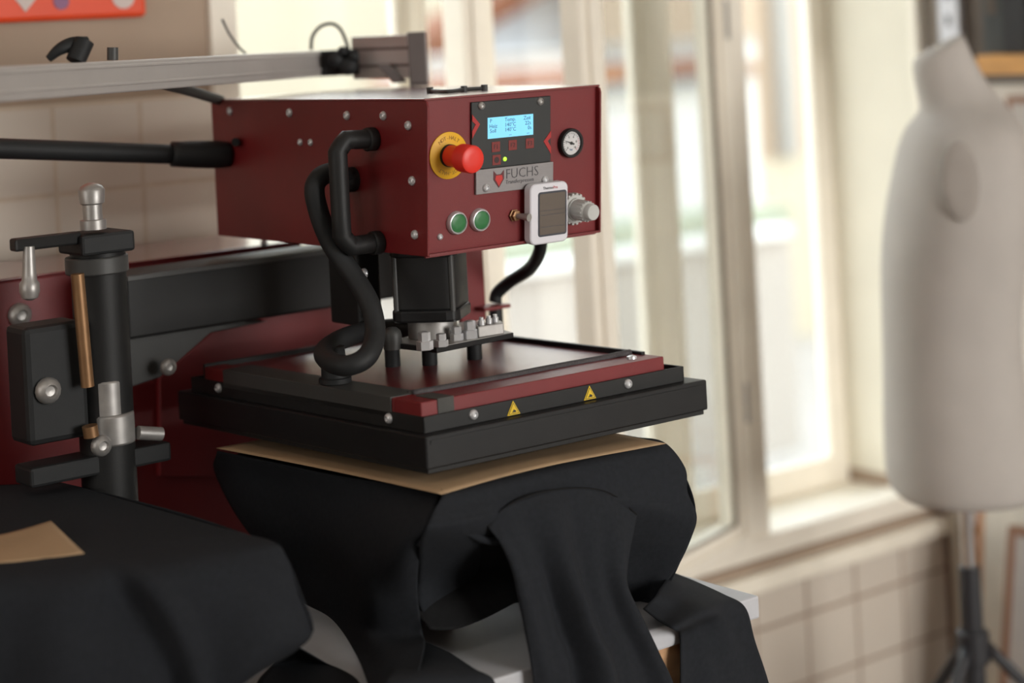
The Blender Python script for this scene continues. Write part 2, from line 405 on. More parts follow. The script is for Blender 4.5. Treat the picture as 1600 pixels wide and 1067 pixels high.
# low outbuilding: parapet, strip of orange tiles, gutter, white wall
lo_ = thing('low_outbuilding', (5.6, 8, -.5), 'low white outbuilding with a strip of orange roof tiles, seen above the press', 'building')
def band(name, ya, yb, Y, m, dep, x0=640, x1=1180, par=lo_):
    a = at(860, ya, 'Y', Y).z; b = at(860, yb, 'Y', Y).z
    xa = at(x0, ya, 'Y', Y).x; xb = at(x1, ya, 'Y', Y).x
    return MB().box((xa, Y, b), (xb, Y + dep, a)).build(name, m, par, bevel=.01)
band('parapet', 84, 116, 8.4, 'facwhite', .3); band('parapet_cap', 78, 86, 8.35, 'gutter', .4)
za = at(860, 113, 'Y', 8.4).z; zb = at(860, 140, 'Y', 8.0).z
xa, xb = at(640, 113, 'Y', 8).x, at(1180, 113, 'Y', 8).x
nrow = 34
for k in range(nrow):
    x = xa + (xb - xa) * k / nrow; wdt = (xb - xa) / nrow
    MB().bar((x, 7.98, zb), (wdt * .94, 0, 0), (0, .42, za - zb), (0, -.02, .03)).build('roof_tile', 'rooftile', lo_, bevel=.008)
band('gutter', 140, 150, 7.9, 'gutter', .1); band('wall', 148, 640, 8.0, 'facwhite', .3)
# low garden wall with pale green planting on top
gw = thing('garden_wall', (4.6, 6.2, -.5), 'low white garden wall with a pale green top in the courtyard', 'wall')
band('wall', 425, 800, 6.2, 'pave', .25, 640, 1240, gw); band('coping', 408, 428, 6.15, 'facwhite', .35, 640, 1240, gw)
band('hedge', 372, 410, 6.25, 'grass', .3, 640, 1240, gw)
# peach house at the right with a corner pilaster over a pale base
pe = thing('peach_house', (9.5, 9.5, -.5), 'peach rendered house with a grey downpipe, in the right-hand pane', 'building')
zb = at(1190, 251, 'Y', 9.0).z; xl = at(1120, 200, 'Y', 9).x
MB().box((xl, 9.0, zb), (xl + 6, 10.4, 3.4)).build('upper_wall', 'facpeach', pe)
MB().box((xl - .05, 8.92, -.5), (xl + 6, 10.4, zb)).build('base_wall', 'facade', pe)
xp = at(1207, 100, 'Y', 8.95).x; xq = at(1228, 100, 'Y', 8.95).x
MB().cyl(((xp + xq) / 2, 8.9, zb + .02), ((xp + xq) / 2, 8.9, 3.4), (xq - xp) / 2).build('downpipe', 'gutter', pe, smooth=True)

# ================================================================= TABLE
TZ = .88
tab = thing('work_table', (1.2, 2.2, 0), 'white topped work table with plywood sides under the heat press', 'table')
MB().box((.35, 1.842, TZ - .030), (1.835, 2.62, TZ)).build('table_top', 'tablewhite', tab, bevel=.003)
MB().box((.40, 1.850, .12), (1.822, 1.868, TZ - .030)).build('front_panel', 'ply', tab)
MB().box((1.804, 1.868, .12), (1.822, 2.60, TZ - .030)).build('side_panel', 'ply', tab)
MB().box((.40, 1.868, .12), (.42, 2.60, TZ - .030)).build('side_panel', 'ply', tab)
for x in (.42, 1.77):
    for y in (1.87, 2.55): MB().box((x, y, 0), (x + .05, y + .05, TZ - .03)).build('leg', 'ply', tab)

# ================================================================= HEAT PRESS
BX0, BX1, BY0, BY1, BZ0, BZ1 = 1.442, 1.731, 1.984, 2.52, 1.361, 1.558
press = thing('heat_press', (1.3, 2.3, TZ), 'dark red pneumatic swing heat press standing on the white table', 'heat press')
SL = .016 / .197
def PP(a, b, out=0): # a along the panel, b down from its top edge, out towards the room
    return V((BX0 + a, BY0 + .008 + SL * b, BZ1 - b)) + PN * out
PX = V((1, 0, 0)); PD = V((0, SL, -1)).normalized(); PN = V((0, -1, -SL)).normalized(); PU = -PD
# --- head housing (sheet metal shell: sides, bottom, back)
def side_plate(x0, x1):
    r = .008
    poly = [(BY0 + .016, BZ0), (BY1, BZ0), (BY1, BZ1), (BY0 + r, BZ1), (BY0 + .002, BZ1 - .002), (BY0, BZ1 - r)]
    return MB().prism([(x0, y, z) for y, z in poly], (x1 - x0, 0, 0))
head = side_plate(BX0, BX0 + .003).build('control_head', 'red', press, bevel=.0012)
side_plate(BX1 - .003, BX1).build('side_plate', 'red', head, bevel=.0012)
MB().box((BX0 + .003, BY0 + .016, BZ0), (BX1 - .003, BY1, BZ0 + .003)).build('bottom_plate', 'red', head)
MB().box((BX0 + .003, BY1 - .003, BZ0 + .003), (BX1 - .003, BY1, BZ1 - .003)).build('back_plate', 'red', head)
MB().box((BX0 - .001, BY0 + .004, BZ1 - .001), (BX1 + .001, BY1 + .002, BZ1 + .002)).build('top_cover', 'redcover', head, bevel=.001)
MB().bar(PP(.003, .001, -.003), PX * (BX1 - BX0 - .006), PD * .199, PN * .003).build('front_panel', 'red', head)
def bolt(p, nrm, r, par, m='steel', name='screw'):
    p, nrm = V(p), V(nrm)
    return MB().lathe(p, nrm, [(0, r), (.25 * r, r), (.6 * r, r * .82), (.75 * r, r * .5), (.5 * r, r * .38), (.45 * r, .05 * r)], 16).build(name, m, par, smooth=True)
for dy, dz, r in ((.481, .015, .0062), (.321, .017, .0062), (.18, .02, .0062), (.096, .02, .0062), (.042, .032, .0062), (.04, .102, .0062), (.04, .17, .0062), (.298, .057, .005), (.272, .057, .005)):
    bolt((BX0, BY0 + dy, BZ1 - dz), (-1, 0, 0), r, head)
bolt(PP(.0246, .1745), PN, .0042, head)
# lifting rail on top
pts = [at(x, y, 'Z', BZ1 + .005) for x, y in ((672, 142), (700, 143), (725, 140), (757, 138))]
MB().tube(pts, .0028, 8).build('top_latch', 'grey', head, smooth=True)
for p in (pts[0], pts[2], pts[3]): MB().cyl(p - UP * .005, p + UP * .005, .0045, n=12).build('latch_foot', 'grey', head, smooth=True)
# --- control panel foil and badge
def quad(a0, b0, a1, b1, out, th): return MB().bar(PP(a0, b0, out), PX * (a1 - a0), PD * (b1 - b0), PN * th)
plate = quad(.0735, .0075, .2045, .0945, 0, .0035).build('display_panel', 'panelblk', press, bevel=.001)
quad(.0990, .0290, .1742, .0562, .0035, .0005).build('screen', 'lcd', plate)
for s_, a, b in (('P', .104, .0335), ('Temp.', .1360, .0335), ('Zeit', .1640, .0335), ('Heiz', .108, .0405), ('140°C', .1360, .0402), ('22s', .1655, .0402),
                 ('Soll', .1075, .0465), ('140°C', .1360, .0465), ('0s', .1680, .0465), ('--', .1360, .0530), ('--', .1655, .0530)):
    text(s_, 'screen_text', .0072, 'lcdtxt', PP(a, b, .004), PX, PU, PN, plate, .0002)
for s_, a, b in (('F1', .1123, .0673), ('F2', .1400, .0672), ('F3', .1686, .0672), ('', .1133, .0842)):
    k = quad(a - .0068, b - .0066, a + .0068, b + .0066, .0035, .0006).build('key', 'redkey', plate, bevel=.0004)
    if s_: text(s_, 'key_text', .0085, 'keytxt', PP(a, b, .0042), PX, PU, PN, k, .0002)
    else: MB().lathe(PP(a, b, .0042), PN, [(0, .004), (.0002, .004)], 16).build('key_ring', 'keytxt', k)
MB().lathe(PP(.127, .0842, .0035), PN, [(0, .0030), (.001, .0028), (.0016, .0015)], 16).build('indicator_light', 'led', plate, smooth=True)
def chevron(a, b, sg):
    A, B, Cc = (a, b - .013), (a + sg * .0125, b), (a, b + .0175)
    t = .0070
    lo = [PP(A[0], A[1], .0035), PP(B[0], B[1], .0035), PP(Cc[0], Cc[1], .0035), PP(Cc[0], Cc[1] - t * 1.3, .0035), PP(B[0] - sg * t, B[1] , .0035), PP(A[0], A[1] + t * 1.2, .0035)]
    m_ = MB(); 
    m_.prism([lo[0], lo[1], lo[4], lo[5]], PN * .0008); m_.prism([lo[1], lo[2], lo[3], lo[4]], PN * .0008)
    m_.build('chevron_mark', 'chev', plate)
chevron(.0738, .036, 1); chevron(.2042, .0665, -1)
for a, b in ((.0885, .0128), (.186, .0136)): bolt(PP(a, b, .0035), PN, .0052, plate, 'zinc')
bad = quad(.080, .0945, .2085, .1265, 0, .0040).build('badge', 'badge', press, bevel=.0008)
text('FUCHS', 'badge_text', .0185, 'ink', PP(.1555, .1045, .0041), PX, PU, PN, bad, .0003, thin=-.012, sx=.98)
text('Transferpressen', 'badge_text', .0072, 'ink', PP(.1515, .1145, .0041), PX, PU, PN, bad, .0003, thin=-.003)
fx, fy = .1165, .1085
def foxpoly(pts, m, out): MB().prism([PP(fx + x, fy + y, out) for x, y in pts], PN * .0004).build('fox_emblem', m, bad)
foxpoly([(-.0085, -.0105), (-.0035, -.0055), (.0035, -.0055), (.0085, -.0105), (.0085, .001), (.0055, .005), (0, .012), (-.0055, .005), (-.0085, .001)], 'foxdark', .0041)
foxpoly([(-.0050, -.0042), (.0050, -.0042), (.0062, .001), (.0034, .0045), (0, .0100), (-.0034, .0045), (-.0062, .001)], 'foxred', .0045)
for a, b in ((.0954, .1186), (.1935, .1169)): bolt(PP(a, b, .004), PN, .0052, bad)
# --- emergency stop
es = MB().lathe(PP(.0385, .0725), PN, [(0, .0300), (.0015, .0300), (.0018, .0296)], 48).build('emergency_stop', 'yellow', press, smooth=True)
MB().lathe(PP(.0385, .0725, .0018), PN, [(0, .0145), (.004, .0145), (.0042, .013)], 32).build('collar', 'blkmat', es, smooth=True)
MB().lathe(PP(.0385, .0725, .003), PN, [(0, .0138), (.022, .0138), (.0235, .0142), (.0250, .0155), (.0275, .0178), (.046, .0178), (.0485, .0168), (.0500, .0140), (.0504, .006)], 40).build('push_knob', 'estop', es, smooth=True)
for word, mid, flip in (('NOT-HALT', math.pi / 2, 1), ('NOT-HALT', -math.pi / 2, 1)):
    for k, ch in enumerate(word):
        t = mid - (k - 3.5) * .19
        rad = PX * math.cos(t) + PU * math.sin(t); tan = PX * math.sin(t) - PU * math.cos(t)
        text(ch, 'disc_text', .0068, 'yelink', PP(.0385, .0725, .0019) + rad * .0225, tan, rad, PN, es, .0002)
# --- gauge
gc = (.2388, .0724)
gg = MB().lathe(PP(*gc), PN, [(0, .0196), (.006, .0196), (.0075, .0190), (.0075, .0160), (.004, .0155), (.004, .001)], 40).build('pressure_gauge', 'blkgloss', press, smooth=True)
MB().lathe(PP(*gc, .0042), PN, [(0, .0155), (.0004, .0155)], 36).build('dial', 'dial', gg)
for k in range(21):
    t = math.radians(225 - k * 13.5); r = PX * math.cos(t) + PU * math.sin(t); q = r.cross(PN)
    L = .0032 if k % 4 == 0 else .0018
    MB().bar(PP(*gc, .0047) + r * (.0140 - L) - q * .0003, r * L, q * .0006, PN * .0002).build('dial_mark', 'inkblk' if k < 15 else 'inkred', gg)
for k, ch in enumerate(('0', '2', '4', '6', '8', '10')):
    t = math.radians(225 - k * 54); r = PX * math.cos(t) + PU * math.sin(t)
    text(ch, 'dial_number', .0042, 'inkblk', PP(*gc, .0047) + r * .0088, PX, PU, PN, gg, .0002)
text('bar', 'dial_text', .0042, 'inkblue', PP(gc[0], gc[1] + .0085, .0047), PX, PU, PN, gg, .0002)
nd = (PX * -.94 + PU * .34).normalized(); nq = nd.cross(PN)
MB().prism([PP(*gc, .0053) + nd * .0130, PP(*gc, .0053) - nd * .005 + nq * .0012, PP(*gc, .0053) - nd * .005 - nq * .0012], PN * .0004).build('needle', 'inkblk', gg)
MB().lathe(PP(*gc, .0050), PN, [(0, .0022), (.0012, .002)], 16).build('needle_hub', 'inkblk', gg, smooth=True)
# --- green buttons
for a in (.050, .087):
    gb = MB().lathe(PP(a, .1592), PN, [(0, .0150), (.004, .0150), (.0068, .0136), (.0072, .0125), (.0050, .0118), (.005, .001)], 36).build('start_button', 'steel', press, smooth=True)
    MB().lathe(PP(a, .1592, .005), PN, [(0, .0116), (.0008, .0116), (.0014, .0108), (.0016, .004)], 32).build('button_cap', 'green', gb, smooth=True)
# --- toggle switch and regulator
tg = MB().lathe(PP(.1440, .1592), PN, [(0, .0075), (.003, .0085), (.0035, .0070), (.008, .0070), (.0085, .0045)], 6).build('toggle_switch', 'brass', press)
MB().tube([PP(.1440, .1592, .006), PP(.147, .1595, .016), PP(.1495, .1598, .026)], .0040, 12, rfun=lambda t: .75 + .6 * t).build('toggle_lever', 'zinc', tg, smooth=True)
rg = MB().lathe(PP(.2415, .1600), PN, [(0, .0195), (.010, .0195), (.011, .0185), (.011, .0155), (.014, .0155)], 24).build('pressure_regulator', 'knob', press, smooth=True)
for k in range(18):
    t = k * math.pi / 9; r = PX * math.cos(t) + PU * math.sin(t); q = r.cross(PN)
    MB().bar(PP(.2415, .16, .001) + r * .0185 - q * .0018, r * .0030, q * .0036, PN * .009).build('ring_rib', 'knob', rg, bevel=.0006)
kn = MB().lathe(PP(.2415, .1600, .014), PN, [(0, .0135), (.002, .0140), (.022, .0128), (.023, .0122), (.024, .0110), (.032, .0106), (.033, .0098), (.033, .001)], 32).build('adjust_knob', 'knob', rg, smooth=True)
for k in range(16):
    t = k * math.pi / 8; r = PX * math.cos(t) + PU * math.sin(t); q = r.cross(PN)
    MB().bar(PP(.2415, .16, .016) + r * .0128 - q * .0008, r * .0012, q * .0016, PN * .020).build('grip_rib', 'knob', rg)
# --- handle on the left side
hx = BX0
hp = [(hx, 2.104, BZ1 - .050), (hx - .045, 2.104, BZ1 - .048), (hx - .058, 2.104, BZ1 - .062), (hx - .058, 2.104, BZ1 - .170), (hx - .045, 2.104, BZ1 - .184), (hx, 2.104, BZ1 - .184)]
hpath = []
for i in range(len(hp) - 1):
    a, b = V(hp[i]), V(hp[i + 1]); hpath += [a.lerp(b, t / 4) for t in range(4)]
hpath.append(V(hp[-1]))
hd = MB().tube(hpath, .0125, 14, res=0).build('handle', 'blk', press, smooth='all')
for b in (.050, .184): MB().cyl((hx - .014, 2.104, BZ1 - b), (hx, 2.104, BZ1 - b), .0155).build('handle_foot', 'blk', hd, smooth=True, bevel=.002)
# --- hose at the left: out of the side, down and round to the platen
hs = [V((BX0, 2.158, BZ1 - .104)), onD(515, 270, 2.55), onD(492, 290, 2.53), onD(499, 335, 2.53), onD(520, 385, 2.53), onD(553, 432, 2.52), onD(579, 478, 2.50), onD(586, 522, 2.48),
      onD(574, 556, 2.45), onD(545, 571, 2.44), onD(518, 566, 2.46), onD(506, 552, 2.50), onD(522, 536, 2.55), onD(556, 522, 2.60), onD(600, 514, 2.66), onD(640, 512, 2.70)]
ho = MB().tube(hs, .0132, 16, 120).build('cable_hose', 'blkmat', press, smooth='all')
MB().cyl((BX0 - .02, 2.158, BZ1 - .104), (BX0, 2.158, BZ1 - .104), .0165).build('hose_collar', 'blkmat', ho, smooth=True)
fb = at(524, 597, 'Z', 1.200)
MB().lathe(fb, UP, [(0, .021), (.006, .021), (.007, .0175), (.030, .0175), (.034, .015), (.046, .014)], 24).build('hose_fitting', 'blkmat', ho, smooth=True)
# --- press cylinder below the head
CX, CYY = 1.535, 2.126
cy0, cy1 = 1.262, BZ0
def cylprofile(s, z0, z1):
    a, c, g = .047, .016, .004
    q = []
    for (sx_, sy_) in ((1, 1), (-1, 1), (-1, -1), (1, -1)):
        corner = [(a, a - c), (a - c * .3, a - c * .3), (a - c, a)]
        if sx_ * sy_ < 0: corner = corner[::-1]
        q += [(x * sx_, y * sy_) for x, y in corner]
        # shallow groove halfway along the next face
    th = math.radians(40); out = []
    for x, y in q: out.append((CX + x * s * math.cos(th) - y * s * math.sin(th), CYY + x * s * math.sin(th) + y * s * math.cos(th), z0))
    return MB().prism(out, (0, 0, z1 - z0))
cylo = cylprofile(.92, cy0 + .014, cy1).build('press_cylinder', 'blk', press, bevel=.004, smooth=True)
cylprofile(.98, cy0, cy0 + .016).build('end_cap', 'blkgloss', cylo, bevel=.003)
cylprofile(.98, cy1 - .014, cy1).build('end_cap', 'blkgloss', cylo, bevel=.003)
for t in (85, 175, 265, 355):
    t = math.radians(t); p = V((CX + .0535 * math.cos(t), CYY + .0535 * math.sin(t), 0))
    MB().cyl(p + UP * cy0, p + UP * cy1, .0042, n=12).build('tie_rod', 'grey', cylo, smooth=True)
MB().cyl((CX, CYY, 1.236), (CX, CYY, cy0), .033).build('piston_collar', 'zinc', cylo, smooth=True, bevel=.002)
# guide bracket of red sheet behind the cylinder, with its tab
p0 = at(727, 470, 'Y', 2.26).x; p1 = at(757, 470, 'Y', 2.26).x
gbk = MB().box((p0 - .01, 2.258, 1.222), (p1, 2.266, BZ0)).build('guide_bracket', 'red', press, bevel=.001)
MB().box((p1 - .02, 2.235, 1.238), (p1 + .028, 2.266, 1.243)).build('bracket_tab', 'red', gbk)
MB().cyl((p1 + .012, 2.25, 1.200), (p1 + .012, 2.25, 1.239), .010, n=16).build('tab_post', 'blk', gbk, smooth=True)
MB().box((1.468, 2.20, 1.252), (1.506, 2.27, BZ0)).build('guide_block', 'blk', gbk, bevel=.003)
bolt(at(570, 427, 'X', 1.468), (-1, 0, 0), .007, gbk)
# --- hose at the right: from under the head to the bracket tab
rh = [at(846, 380, 'Y', 2.10) + UP * .015, onD(843, 393, 2.74), onD(828, 419, 2.79), onD(797, 440, 2.83), onD(777, 458, 2.845), V((p1 + .012, 2.25, 1.246))]
MB().tube(rh, .0092, 14, 50).build('supply_hose', 'blkmat', press, smooth='all')
# mounting plate on posts
z = 1.229
mp = [at(683, 552, 'Z', z), at(803, 528, 'Z', z), at(737, 507, 'Z', z), at(604, 543, 'Z', z)]
mpl = MB().prism(mp, (0, 0, .007)).build('mounting_plate', 'blkgloss', press, bevel=.001)
MB().prism([p.lerp(sum(mp, V()) / 4, .03) + UP * .007 for p in mp], (0, 0, .0006)).build('plate_top', 'zinc', mpl)
for px, py in ((614, 573), (672, 571), (742, 562)):
    p = at(px, py, 'Z', 1.1935); MB().cyl(p, (p.x, p.y, z), .0105, n=18).build('spacer_post', 'blkmat', mpl, smooth=True)
p = at(790, 540, 'Z', 1.199)
pk = at(614, 545, 'Z', z); MB().lathe(pk, UP, [(0, .0125), (.018, .0125), (.024, .0108), (.028, .006), (.029, .001)], 20).build('cap_nut', 'grey', mpl, smooth=True)
for px, py, r, h in ((664, 546, .011, .022), (690, 541, .009, .016), (714, 531, .009, .017), (735, 528, .011, .022), (672, 530, .007, .02)):
    p = at(px, py, 'Z', z + .0076)
    nb = MB().lathe(p, UP, [(0, r), (h * .5, r), (h * .52, r * .72), (h, r * .72), (h * 1.05, r * .5)], 6).build('hex_nut', 'steel', mpl)
p = at(748, 528, 'Z', z + .0076)
MB().bar(p, (.040, -.004, 0), (.012, .022, 0), (0, 0, .015)).build('valve_block', 'zinc', mpl, bevel=.0015)
for k, (dx, dy) in enumerate(((.012, .008), (.026, .010), (.038, .012))):
    MB().lathe(p + V((dx, dy, .015)), UP, [(0, .0045), (.006, .0045), (.0065, .003), (.010, .003)], 12).build('valve_screw', 'steel', mpl, smooth=True)

# --- heating platen (its own slightly skewed plan, as it swings on the arm)
PO = V((1.359, 1.908, 1.122)); PU_ = V((1, -.03, 0)); PV_ = V((-.06, 1, -.004))
def PL(u, v, w_): return PO + PU_ * u + PV_ * v + UP * w_
UL, VL = .452, .545
def plb(u0, v0, w0, u1, v1, w1): return MB().hexa([PL(u0, v0, w0), PL(u1, v0, w0), PL(u1, v1, w0), PL(u0, v1, w0), PL(u0, v0, w1), PL(u1, v0, w1), PL(u1, v1, w1), PL(u0, v1, w1)])
plat = plb(0, 0, .0, UL, VL, .040).build('heating_platen', 'blkgloss', press, bevel=.0022)
plb(.004, .004, -.006, UL - .004, VL - .004, .0).build('heat_plate', 'blk', plat, bevel=.001)
plb(.006, -.0012, .030, UL - .006, .0, .0345).build('edge_lip', 'blkgloss', plat)
f0, f1 = .016, .060
plb(f0 - .006, f0, .040, UL - .024, f0 + .003, f1).build('angle_frame', 'blk', plat, bevel=.0008)
plb(f0 - .006, f0, .040, f0 - .003, VL - .02, f1).build('angle_frame', 'blk', plat, bevel=.0008)
plb(UL - .027, f0, .040, UL - .024, VL - .02, f1).build('angle_frame', 'blk', plat, bevel=.0008)
plb(f0 - .006, VL - .023, .040, UL - .024, VL - .02, f1).build('angle_frame', 'blk', plat, bevel=.0008)
plb(f0, f0 + .003, .040, UL - .027, VL - .023, f1 - .006).build('insulation', 'blk', plat)
# red cover rails; black trim along the left one and tape on the near corner
c0, cw, ct, cb = .022, .052, .0765, .0545
UR, VR = UL - .052, VL - .05
cov = plb(c0 - .010, c0, cb, UR, c0 + cw, ct).build('cover_rail', 'red', plat, bevel=.0015)
plb(c0 - .010, c0 + cw, cb, c0 + .022, VR, ct).build('cover_rail', 'red', plat, bevel=.0015)
plb(c0 + .022, c0 + cw, cb, UR - .004, VR, ct - .003).build('cover_plate', 'redtop', plat)
plb(c0 - .012, c0 + .026 + .03, cb - .002, c0 + .034, VR - .05, ct + .0012).build('side_trim', 'grey', plat, bevel=.001)
plb(UR - .008, c0 + cw - .02, cb, UR - .002, VR, ct + .004).build('edge_angle', 'blk', plat, bevel=.0008)
plb(c0 - .0105, VR - .004, cb, UR - .002, VR, ct + .004).build('edge_angle', 'blk', plat, bevel=.0008)
plb(c0 + .0135, c0 - .0014, cb - .001, c0 + .0375, c0 + .040, ct + .0014).build('corner_tape', 'tape', plat, bevel=.0005)
pts = [PL(c0 + .02, c0 + cw + .002, ct + .001)] + [PL(u, c0 + cw - .001 + .0012 * math.sin(u * 30), ct + .001) for u in (.10, .18, .26, .33)] + [PL(UR - .015, c0 + cw - .006, ct + .003)]
MB().tube(pts, .0048, 12, 60).build('braided_cable', 'braid', plat, smooth='all')
pts = [PL(c0 + .02, c0 + cw + .012, ct - .000)] + [PL(u, c0 + cw + .010, ct - .001) for u in (.10, .18, .26, .33)] + [PL(UR - .015, c0 + cw + .006, ct + .001)]
MB().tube(pts, .0036, 12, 60).build('braided_cable', 'braid', plat, smooth='all')
MB().lathe(PL(UR - .035, c0 + .022, ct), UP, [(0, .007), (.003, .0065), (.0045, .003)], 16).build('screw', 'steel', plat, smooth=True)
for u in (.083, .330): bolt(PL(u, f0, .0515), (0, -1, 0), .0063, plat)
for v in (.082, .455): bolt(PL(f0 - .006, v, .0515), (-1, 0, 0), .0066, plat)
for u in (.144, .266):
    base = PL(u, f0 - .0004, .0415); ux = PU_.normalized()
    def trip(q, hw_, h_, d_, nm, m_, par): return MB().prism([base + UP * q - ux * hw_, base + UP * q + ux * hw_, base + UP * (q + h_)], (0, -d_, 0)).build(nm, m_, par)
    wt = trip(0, .0100, .0174, .0005, 'warning_sign', 'warn', plat)
    trip(.0011, .0081, .0141, .0007, 'black_border', 'inkblk', wt); trip(.0018, .0069, .0120, .0009, 'yellow_field', 'warn', wt)
    b3 = base + UP * .0030
    MB().prism([b3 - ux * .0030, b3 + ux * .0036, b3 + ux * .0034 + UP * .0018, b3 + ux * .0010 + UP * .0034, b3 - ux * .0008 + UP * .0034, b3 - ux * .0014 + UP * .0012, b3 - ux * .0030 + UP * .0010], (0, -.0012, 0)).build('crush_symbol', 'inkblk', wt)

# --- lower platens with their legs, under the shirts
def lower_platen(q, z, leg_at):
    o = MB().prism([(x, y, z - .022) for x, y in q], (0, 0, .02)).build('lower_platen', 'blk', press, bevel=.004)
    MB().cyl((leg_at[0], leg_at[1], TZ), (leg_at[0], leg_at[1], z - .022), .05).build('pedestal', 'blk', o, smooth=True)
RZ = 1.088; LZ = 1.074
lower_platen([(1.380, 1.905), (1.722, 1.893), (1.700, 2.33), (1.345, 2.335)], RZ, (1.54, 2.2))
lower_platen([(.82, 2.13), (1.125, 1.985), (1.095, 2.34), (.82, 2.40)], LZ, (.98, 2.25))

# --- red body at the back left, the swing arm and the pivot column
bz = 1.40
by = 2.575
bt = at(430, 383, 'Y', by).z
body = MB().box((.78, by, TZ), (1.62, 2.77, bt)).build('machine_body', 'red', press, bevel=.004)
MB().box((.775, by - .004, bt), (1.625, 2.775, bt + .003)).build('body_lid', 'redcover', body, bevel=.001)
body2 = MB().prism([at(250, 745, 'Y', 2.56), at(250, 590, 'Y', 2.56), at(330, 520, 'Y', 2.56), at(480, 478, 'Y', 2.56), at(578, 470, 'Y', 2.56), at(578, 745, 'Y', 2.56)], (0, .012, 0)).build('side_cheek', 'red', press, bevel=.002)
a0 = at(600, 402, 'Y', 2.44); a1 = at(185, 425, 'Y', 2.44); 
arm = MB().box((a1.x, 2.42, at(400, 500, 'Y', 2.42).z), (a0.x + .05, 2.50, at(400, 404, 'Y', 2.42).z)).build('swing_arm', 'blk', press, bevel=.004)
MB().box((a1.x, 2.414, at(400, 412, 'Y', 2.42).z), (a0.x + .03, 2.42, at(400, 404, 'Y', 2.42).z)).build('arm_flange', 'grey', arm, bevel=.001)
MB().prism([at(190, 500, 'Y', 2.45), at(420, 502, 'Y', 2.45), at(330, 520, 'Y', 2.45), at(250, 590, 'Y', 2.45), at(190, 610, 'Y', 2.45)], (0, .03, 0)).build('arm_gusset', 'grey', arm, bevel=.002)
pc = at(158, 500, 'Y', 2.36)
pz = lambda y: at(158, y, 'Y', 2.36).z
col = MB().cyl((pc.x, pc.y, TZ), (pc.x, pc.y, pz(362)), .036, n=32).build('pivot_column', 'blk', press, smooth=True)
MB().cyl((pc.x - .002, pc.y, pz(425)), (pc.x - .002, pc.y, pz(398)), .041, n=32).build('column_ring', 'grey', col, smooth=True, bevel=.002)
MB().box((pc.x - .042, pc.y - .042, pz(392)), (pc.x + .034, pc.y + .03, pz(360))).build('column_cap', 'blkmat', col, bevel=.004)
MB().lathe(at(146, 358, 'Y', 2.34), UP, [(0, .017), (.012, .017), (.013, .0125), (.032, .0125), (.034, .016), (.050, .0175), (.056, .014), (.060, .006)], 20).build('air_fitting', 'zinc', col, smooth=True)
cr0, cr1 = at(24, 374, 'Y', 2.30), at(128, 362, 'Y', 2.33)
ck = MB().bar(cr0, cr1 - cr0, (0, .02, 0), (0, 0, -.016)).build('crank_arm', 'blk', col, bevel=.003)
c_ = at(45, 385, 'Y', 2.305); c2 = at(46, 440, 'Y', 2.305)
MB().lathe(c_, c2 - c_, [(0, .007), (.03, .0085), (.042, .0095), (.046, .0125), (.056, .0128), (.064, .010), (.067, .004)], 18).build('crank_grip', 'zinc', ck, smooth=True)
b0, b1 = at(121, 428, 'Y', 2.31), at(137, 604, 'Y', 2.31)
MB().cyl(b0, b1, .0085, n=16).build('brass_rod', 'brass', col, smooth=True)
for x, y, rx, rz_, m_ in ((168, 628, .028, .030, 'zinc'), (176, 668, .036, .020, 'zinc')):
    p = at(x, y, 'Y', 2.345); MB().cyl(p - UP * rz_, p + UP * rz_, rx * .8, n=20).build('height_nut', m_, col, smooth=True, bevel=.003)
p = at(82, 600, 'Y', 2.33); lk = MB().bar(p + V((-.035, 0, -.075)), (.085, 0, 0), (0, .06, 0), (0, 0, .15)).build('latch_housing', 'blkmat', col, bevel=.008)
bolt(at(74, 610, 'Y', 2.328), (0, -1, 0), .017, lk, 'zinc', 'latch_bolt')
p = at(160, 705, 'Y', 2.335); MB().bar(p + V((-.10, 0, -.03)), (.20, 0, 0), (0, .05, 0), (0, 0, .025)).build('base_clamp', 'blkmat', col, bevel=.004)
bolt(at(157, 696, 'Y', 2.31), (0, -1, 0), .014, col, 'zinc', 'clamp_bolt')
MB().cyl(at(215, 676, 'Y', 2.33), at(252, 678, 'Y', 2.33), .009, n=14).build('clamp_pin', 'zinc', col, smooth=True)
MB().cyl(at(140, 665, 'Y', 2.31), at(143, 682, 'Y', 2.31), .010, n=14).build('copper_bush', 'brass', col, smooth=True)
bolt(at(262, 573, 'Y', 2.42), (0, -1, 0), .012, body2, 'zinc'); bolt(at(30, 492, 'Y', by), (0, -1, 0), .017, body, 'zinc')
bolt(at(412, 379, 'Y', by - .003), (0, -1, 0), .006, body, 'zinc')
# --- black air pipe into the rear of the head
q0 = V((BX0, 2.475, BZ1 - .078)); q1 = onD(268, 241, 2.80); q2 = onD(-60, 230, 2.62)
pipe = MB().tube([q2, q2.lerp(q1, .5), q1], .0140, 16, 20).build('air_pipe', 'blkmat', press, smooth='all')
MB().tube([q1, q0.lerp(q1, .3), q0], .0180, 18, 10, rfun=lambda t: 1 + .12 * math.sin(t * 3.14)).build('pipe_coupling', 'blkmat', pipe, smooth='all')
MB().cyl(at(368, 222, 'X', BX0 - .012), at(368, 222, 'X', BX0), .006).build('blanking_plug', 'blkmat', head, smooth=True)

